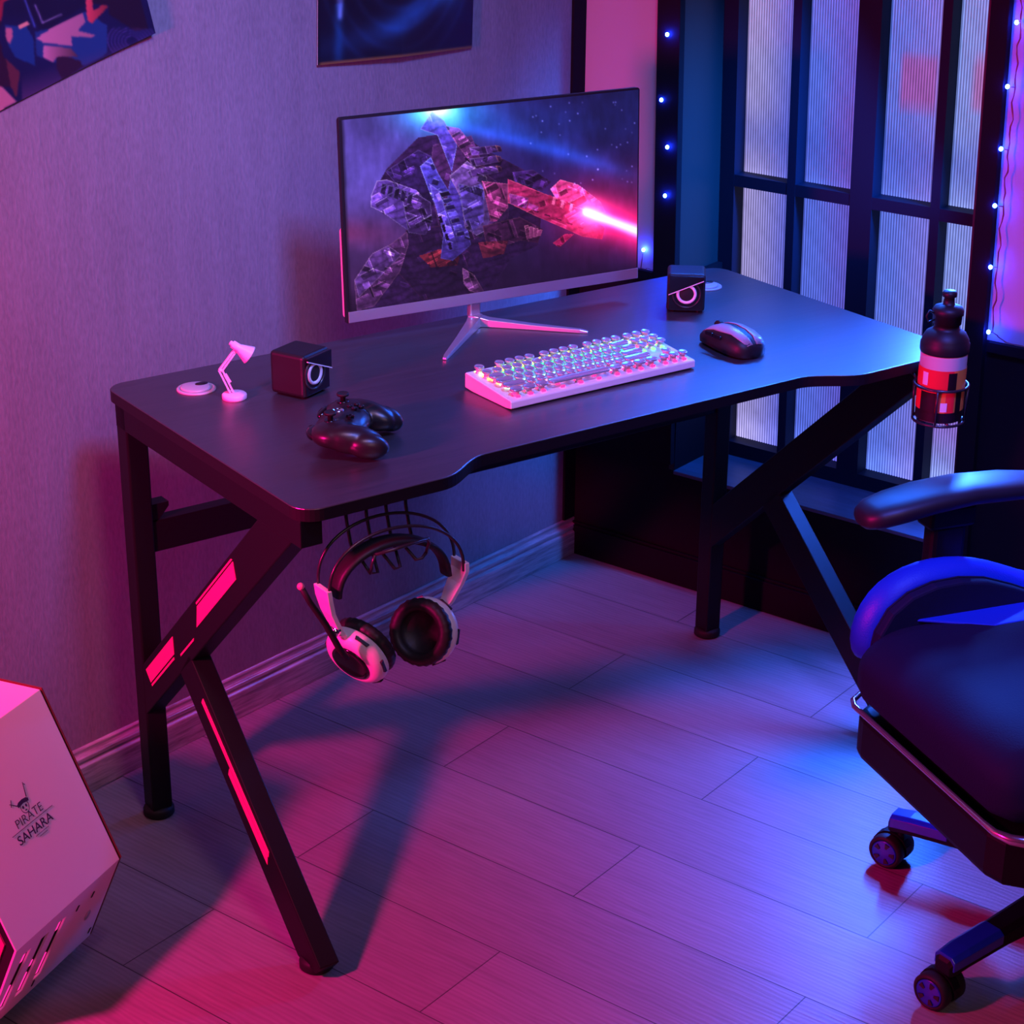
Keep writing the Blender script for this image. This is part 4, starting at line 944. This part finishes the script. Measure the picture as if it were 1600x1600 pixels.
# front glass at the near end, pink glow painted into its colour
MB().prism([(ctr[0]+(p[0]-ctr[0])*.90, ctr[1]+(p[1]-ctr[1])*.90) for p in hexp], E1-.004, E1-.001, lambda n, z, e: cf_(e, n, z)).build('front_glass', mat('glow_painted_glass', (.55,.02,.22), .15), cs)
MB().prism(hexp, E0-.006, E0-.0035, lambda n, z, e: cf_(e, n, z)).build('end_frame', mat('dark_copper_edge', (.16,.04,.03), .3), cs)
for e in (.43, .62):
    for n in (.235, .02): MB().lathe([(.014,0),(.016,.003),(.016,.010),(.010,.022)], 24, Matrix.Translation(cf_(e, n, 0))).build('case_foot', silver, cs)
# printed logo on the side panel
q0_, q1_ = Vector((.329,.171)), Vector((.216,.4255)); ud = (q1_-q0_).normalized(); un = Vector((ud.y, -ud.x))
if un.x < 0: un = -un
def SPt(e, z, d=.0004):
    k = (z-.171)/(.4255-.171); q_ = q0_.lerp(q1_, k)+un*d; return Vector(cf_(e, q_.x, q_.y))
XD = Vector((-1,0,0)); YD = Vector((0, ud.x, ud.y)); ZD = Vector((0, un.x, un.y))
def text(s, size, e, z, par, sx=1.0, shear=0, name='printed_word', align='CENTER', off=0.0, m=printm):
    cu = bpy.data.curves.new('t', 'FONT'); cu.body = s; cu.size = size; cu.align_x = align; cu.extrude = .0001; cu.shear = shear; cu.offset = off
    to = bpy.data.objects.new('t', cu); COL.objects.link(to); dg = bpy.context.evaluated_depsgraph_get(); dg.update()
    me = bpy.data.meshes.new_from_object(to.evaluated_get(dg)); bpy.data.objects.remove(to); 
    me.materials.clear(); me.materials.append(m)
    o = bpy.data.objects.new(name, me); COL.objects.link(o); o.parent = par
    p = SPt(e, z); o.matrix_local = Matrix(((XD.x*sx, YD.x, ZD.x, p.x),(XD.y*sx, YD.y, ZD.y, p.y),(XD.z*sx, YD.z, ZD.z, p.z),(0,0,0,1)))
    return o
text('SAHARA', .0185, .530, .2745, side, 1.12, off=.0001)
text('PIRATE', .0185, .530, .2935, side, 1.05, off=-.0002)
def flat(pts, name, par=side, m=printm):          # pts (e, z)
    return MB().prism(pts, .0002, .0005, lambda e, z, d: SPt(e, z, d)).build(name, m, par)
flat([(.575,.2905),(.482,.2905),(.482,.2898),(.575,.2898)], 'printed_line'); flat([(.535,.2715),(.505,.2715),(.505,.2709),(.535,.2709)], 'printed_line')
flat([(.528,.268),(.510,.268),(.510,.2675),(.528,.2675)], 'printed_line')
# skull with bandana and crossed swords
def disc(ce, cz, re, rz, n=20): return [(ce+re*math.cos(2*PI*i/n), cz+rz*math.sin(2*PI*i/n)) for i in range(n)]
flat([(.5175,.3190),(.5215,.3215),(.5300,.3225),(.5385,.3215),(.5425,.3190),(.5415,.3155),(.5300,.3170),(.5185,.3155)], 'printed_bandana')
ring_o, ring_i = disc(.530,.3120,.0090,.0085), disc(.530,.3120,.0080,.0076)
sk_ = MB(); n = 20
for i in range(n):
    j = (i+1) % n; A = [ring_o[i], ring_o[j], ring_i[j], ring_i[i]]; sk_.add([SPt(e, z, .0005) for (e, z) in A], [(0,1,2,3)])
sk_.build('printed_skull', printm, side)
flat(disc(.5268,.3125,.0018,.0020,12), 'printed_eye'); flat(disc(.5335,.3125,.0018,.0020,12), 'printed_eye'); flat(disc(.530,.3075,.0024,.0007,10), 'printed_mouth')
flat([(.5205,.3215),(.5150,.3400),(.5142,.3398),(.5190,.3210)], 'printed_sword'); flat([(.5145,.3370),(.5125,.3350),(.5120,.3358),(.5140,.3378)], 'printed_sword_guard')
flat([(.5400,.3180),(.5540,.3270),(.5545,.3262),(.5408,.3172)], 'printed_sword'); flat([(.5480,.3300),(.5530,.3220),(.5540,.3224),(.5490,.3304)], 'printed_sword_guard')

# ------------------------------------------------------------------ posters
def poster(name, label, org, ang, w, h, curl, C, ns, nt):
    r = empty(name, org, 0, label, 'poster')
    ca, sa = math.cos(ang), math.sin(ang)
    def pos(s, t, off=0):
        x = -w*(1-s); z = h*(1-t)
        y = -.003 - curl(s, 1-t)-off
        return (x*ca - z*sa*-1*0 - z*sa, y, x*sa + z*ca)
    picture('poster_print', posterm, r, ns, nt, lambda s, t: pos(s, t), C)
    # paper backing gives it thickness
    nb = 14; vs = [pos(i/nb, j/nb, -.0012) for j in range(nb+1) for i in range(nb+1)]
    fs = [(j*(nb+1)+i, j*(nb+1)+i+1, (j+1)*(nb+1)+i+1, (j+1)*(nb+1)+i) for j in range(nb) for i in range(nb)]
    MB().add(vs, fs, True).build('poster_paper', MATS['white_plastic'], r)
    return r
def pic1():
    ns, nt = 300, 220; w, h = .60, .42
    S, T = np.meshgrid(np.linspace(0, 1, ns), np.linspace(0, 1, nt))
    p = w*(1-S); q_ = h*(1-T)
    # picture canvas in which the lower right corner is (1520, 340)
    X = 1520 - p*4960 - q_*1900*.9; Y = 340 + p*2560 - q_*5950
    C = np.zeros((nt, ns, 3)); C[:] = (14, 20, 66)
    C *= (.7+.6*vnoise(X/1600, Y/1600, 4, 11, 4))[..., None]
    def poly(P, col, soft=0, lo=1, hi=1):
        m = inpoly(X, Y, P).astype(float)[..., None]; k = np.clip((X-min(a[0] for a in P))/(max(a[0] for a in P)-min(a[0] for a in P)), 0, 1)
        C[:] = C*(1-m)+m*(np.array(col)*(lo+(hi-lo)*k)[..., None])
    poly([(60,330),(260,330),(330,450),(330,700),(150,620),(80,500)], (16,60,130))
    poly([(70,350),(130,355),(130,440),(100,510),(65,440)], (190,110,140)); poly([(180,330),(270,285),(300,310),(190,360)], (235,160,150))
    poly([(340,380),(480,345),(830,160),(1040,290),(1040,560),(830,680),(520,660),(350,600)], (26,66,140), lo=.9, hi=.9)
    poly([(480,350),(800,180),(830,260),(760,350),(940,390),(900,410),(690,410),(700,500),(420,480),(350,440)], (205,130,170), lo=1, hi=.8)
    poly([(420,500),(680,520),(760,600),(540,610),(510,660),(410,620)], (190,120,160), lo=1.1, hi=.4)
    poly([(240,60),(840,-300),(840,100),(480,340),(380,350)], (14,16,52)); 
    d, t = segd(X, Y, (350,130), (415,290)); C[:] += np.exp(-(d/7)**2)[..., None]*np.array((130,120,150)); d, t = segd(X, Y, (415,290), (600,205)); C[:] += np.exp(-(d/7)**2)[..., None]*np.array((120,110,120))
    d, t = segd(X, Y, (245,60), (340,330)); C[:] += np.exp(-(d/8)**2)[..., None]*np.array((60,80,140))
    poly([(840,-200),(900,-200),(905,160),(1000,90),(1060,100),(890,280),(850,240),(838,100)], (225,70,95), lo=1, hi=.55)
    poly([(900,-60),(1300,-200),(1440,300),(1320,330),(1060,180),(1060,90),(900,90)], (26,14,40))
    poly([(0,60),(280,0),(200,60),(60,110),(30,300),(0,420),(-200,300),(-200,0)], (190,40,80), lo=.4, hi=1.1)
    poly([(30,300),(0,420),(40,620),(120,700),(100,900),(-250,900),(-250,200)], (40,16,46)); poly([(-300,860),(20,900),(150,1040),(-300,1300)], (190,120,150))
    poly([(60,640),(190,760),(150,1010),(100,900)], (90,40,60)); m = np.clip((Y-600-(700-X)*.35)/260, 0, 1); m = m*(X > 200)
    C[:] = C*(1-m[..., None]*.8)+m[..., None]*.8*np.array((92,58,110))
    poly([(540,610),(640,600),(770,640),(800,690),(600,830),(540,720)], (42,20,50))
    for i in range(6):
        d = np.abs(np.hypot((X-1290), (Y-430)*1.3)-(70+i*34)); C[:] += (np.exp(-(d/6)**2)*(Y > 300)*(X > 1040))[..., None]*np.array((60,44,70))
    return nlin(blur(C*.86, 1)*np.array((.92,.95,.86)))
curl1 = lambda s, k: .002+.018*max(0, s-.75)/.25*max(0, (s-.75)/.25)*(.4+.6*k)
poster('wall_poster', 'tilted poster of a dark blue car with figures, top left on the papered wall', (.226,-.0005,1.252), math.atan2(.079,.297), .60, .42, curl1, pic1(), 300, 220)
def pic2():
    ns, nt = 240, 320
    S, T = np.meshgrid(np.linspace(0, 1, ns), np.linspace(0, 1, nt)); k = 1-T          # k up from the lower edge
    X = S*1.0; Y = k*1.5
    C = np.zeros((nt, ns, 3)); C[:] = (4, 8, 26)
    fold = np.exp(-((Y-(.06+.16*X+.22*np.clip(X-.45,0,1)**1.3*1.6))/.06)**2); C += fold[..., None]*np.array((28,100,190))*(.25+.9*np.exp(-((X-.62)/.3)**2))[..., None]
    C += (np.exp(-((X-.85)/.10)**2)*np.exp(-((Y-.28)/.12)**2))[..., None]*np.array((22,90,150))
    for i in range(6):
        r = .14+.075*i; d = np.abs(np.hypot((X-.50)*1.0, (Y-.55)*.85)-r); C += (np.exp(-(d/.014)**2)*(Y < .55))[..., None]*np.array((12,40,80))*.5
    d, t = segd(X, Y, (.10,.42), (.13,.20)); C += np.exp(-(d/.018)**2)[..., None]*np.array((90,110,170))
    d, t = segd(X, Y, (.13,.20), (.16,.36)); C += np.exp(-(d/.014)**2)[..., None]*np.array((110,120,180))*.7
    C += (np.exp(-((X-.12)/.03)**2)*(Y < .25))[..., None]*np.array((10,60,110))
    C *= (.75+.5*vnoise(X, Y, 10, 21, 4))[..., None]
    C[(k < .008)] = (170,120,70)
    C *= np.clip((S)*40+.2, 0, 1)[..., None]
    return nlin(blur(C*.62, 2)*np.array((1,1.0,.80)))
poster('wall_poster', 'dark poster of deep blue draped cloth hanging above the monitor', (.989,-.0005,1.137), -math.atan2(.019,.405), .404, .60, lambda s, k: .002+.010*(1-k)**6*(1-abs(2*s-1)), pic2(), 240, 320)

# ------------------------------------------------------------------ strings of blue lights
def string(label, bulbs, wire, group='blue fairy lights around the window bay'):
    r = empty('string_lights', bulbs[0], 0, label, 'string lights', group)
    o0 = Vector(bulbs[0]); mb = MB(); pts = []
    for i in range(len(wire)-1):
        A, B_ = Vector(wire[i]), Vector(wire[i+1]); n = 8
        for k in range(n):
            t = k/n; w_ = math.sin(t*PI)*.0035*math.sin(i*2.3+k*1.7); pts.append(A.lerp(B_, t)-o0+Vector((0, w_, w_*.3)))
    pts.append(Vector(wire[-1])-o0); mb.tube(pts, .0009, 5)
    mb.tube([p+Vector((0,.0018*math.sin(i*1.1),0)) for i, p in enumerate(pts)], .0008, 5); mb.build('light_wire', ledwire, r)
    for p in bulbs:
        q_ = Vector(p)-o0; near = min(pts, key=lambda a: (a-q_).length)
        b_ = MB(); b_.sphere(q_, .0036, 12, 8, sc=(1,1,1.1)); b_.build('light_bulb', ledm, r)
        MB().tube([near, q_*.8+near*.2], .0010, 5).build('bulb_lead', ledwire, r)
n_ = .0195
lb = [WP(.2135,n_+.004,1.146), WP(.203,n_,1.019), WP(.2235,n_+.004,.930), WP(.2225,n_+.004,.833), WP(.165,.007,.710)]
lw = [WP(.190,.004,1.30), WP(.196,.006,1.20), WP(.203,.008,1.12), WP(.199,.006,1.05), WP(.203,.006,.98), WP(.207,.006,.90), WP(.204,.006,.82), WP(.202,.006,.76), WP(.207,.006,.70), WP(.198,.010,.675), WP(.16,.012,.672), WP(.08,.012,.673)]
string('blue string lights down the left window casing, beside the pink-lit wall', lb, lw)
rb = [WP(.918,n_,1.237), WP(.9135,n_,1.128), WP(.9135,n_,1.020), WP(.9130,n_,.919), WP(.917,n_,.808), WP(.926,n_,.689)]
rw = [WP(.915,.008,1.33), WP(.925,.02,1.24), WP(.927,.02,1.128), WP(.928,.02,1.02), WP(.929,.02,.92), WP(.930,.02,.81), WP(.934,.02,.69), WP(.96,.016,.675), WP(1.05,.016,.672)]
string('blue string lights down the right window casing, by the violet wall', rb, rw)

# ------------------------------------------------------------------ lights
def area(name, loc, target, size, power, col, sy=None, spread=PI):
    d = bpy.data.lights.new(name, 'AREA'); d.energy = power; d.color = col; d.size = size
    if sy: d.shape = 'RECTANGLE'; d.size_y = sy
    d.spread = spread
    o = bpy.data.objects.new(name, d); COL.objects.link(o); o.location = loc
    o.rotation_euler = (Vector(target)-Vector(loc)).to_track_quat('-Z', 'Y').to_euler(); return o
area('pink_lamp', (-1.35,-.42,1.18), (.15,-.55,.15), .13, 62, (1,.004,.23))
area('blue_lamp', WP(.846,-.075,.80), WP(1.28,.98,.0), .04, 30, (.025,.13,1.0), sy=.6, spread=math.radians(92))
area('blue_side_lamp', WP(.848,-.085,.98), WP(.3,-.05,.55), .04, 10, (.004,.16,1.0), sy=.85, spread=math.radians(64))
area('blue_fill', (.1,-1.7,2.3), (1.0,-1.2,.6), .3, 6, (.09,.12,1.0), spread=math.radians(56))  # unseen fill added to blue the chair and right plaster
area('blue_wall_fill', (-.15,-1.5,2.4), (.46,0,.98), .3, 8.0, (.10,.20,1.0), spread=math.radians(56))  # unseen blue fill from above, added for the papered wall
area('blue_top_lamp', WP(.56,-.06,1.46), DP(1.02,.42,.75), .55, 8.5, (.015,.14,1.0), sy=.06, spread=math.radians(92))
area('upper_wall_fill', (-.5,-1.3,2.5), (.12,0,1.25), .3, 2.9, (1,.52,.74), spread=math.radians(70))  # unseen warm fill added to brighten the upper wall
area('violet_fill', (-1.0,-3.1,2.5), (.2,-.3,.8), .9, 10, (1,.55,.66))
W_ = bpy.data.worlds.new('world'); SC.world = W_; W_.use_nodes = True
W_.node_tree.nodes['Background'].inputs['Color'].default_value = (.35,.16,.62,1); W_.node_tree.nodes['Background'].inputs['Strength'].default_value = .025

# ------------------------------------------------------------------ camera
f = Vector((math.cos(PITCH)*math.sin(YAW), math.cos(PITCH)*math.cos(YAW), -math.sin(PITCH)))
r = Vector((math.cos(YAW), -math.sin(YAW), 0)); u = r.cross(f)
r2 = r*math.cos(ROLL)+u*math.sin(ROLL); u2 = -r*math.sin(ROLL)+u*math.cos(ROLL)
cam = bpy.data.cameras.new('camera'); cam.sensor_width = 36; cam.lens = FPX/1600*36; cam.clip_start = .05
co = bpy.data.objects.new('camera', cam); COL.objects.link(co)
co.matrix_world = Matrix(((r2.x,u2.x,-f.x,CAM[0]),(r2.y,u2.y,-f.y,CAM[1]),(r2.z,u2.z,-f.z,CAM[2]),(0,0,0,1)))
SC.camera = co
SC.view_settings.view_transform = 'Standard'; SC.view_settings.look = 'None'; SC.view_settings.gamma = 1; SC.view_settings.use_curve_mapping = False
SC.view_settings.exposure = 0
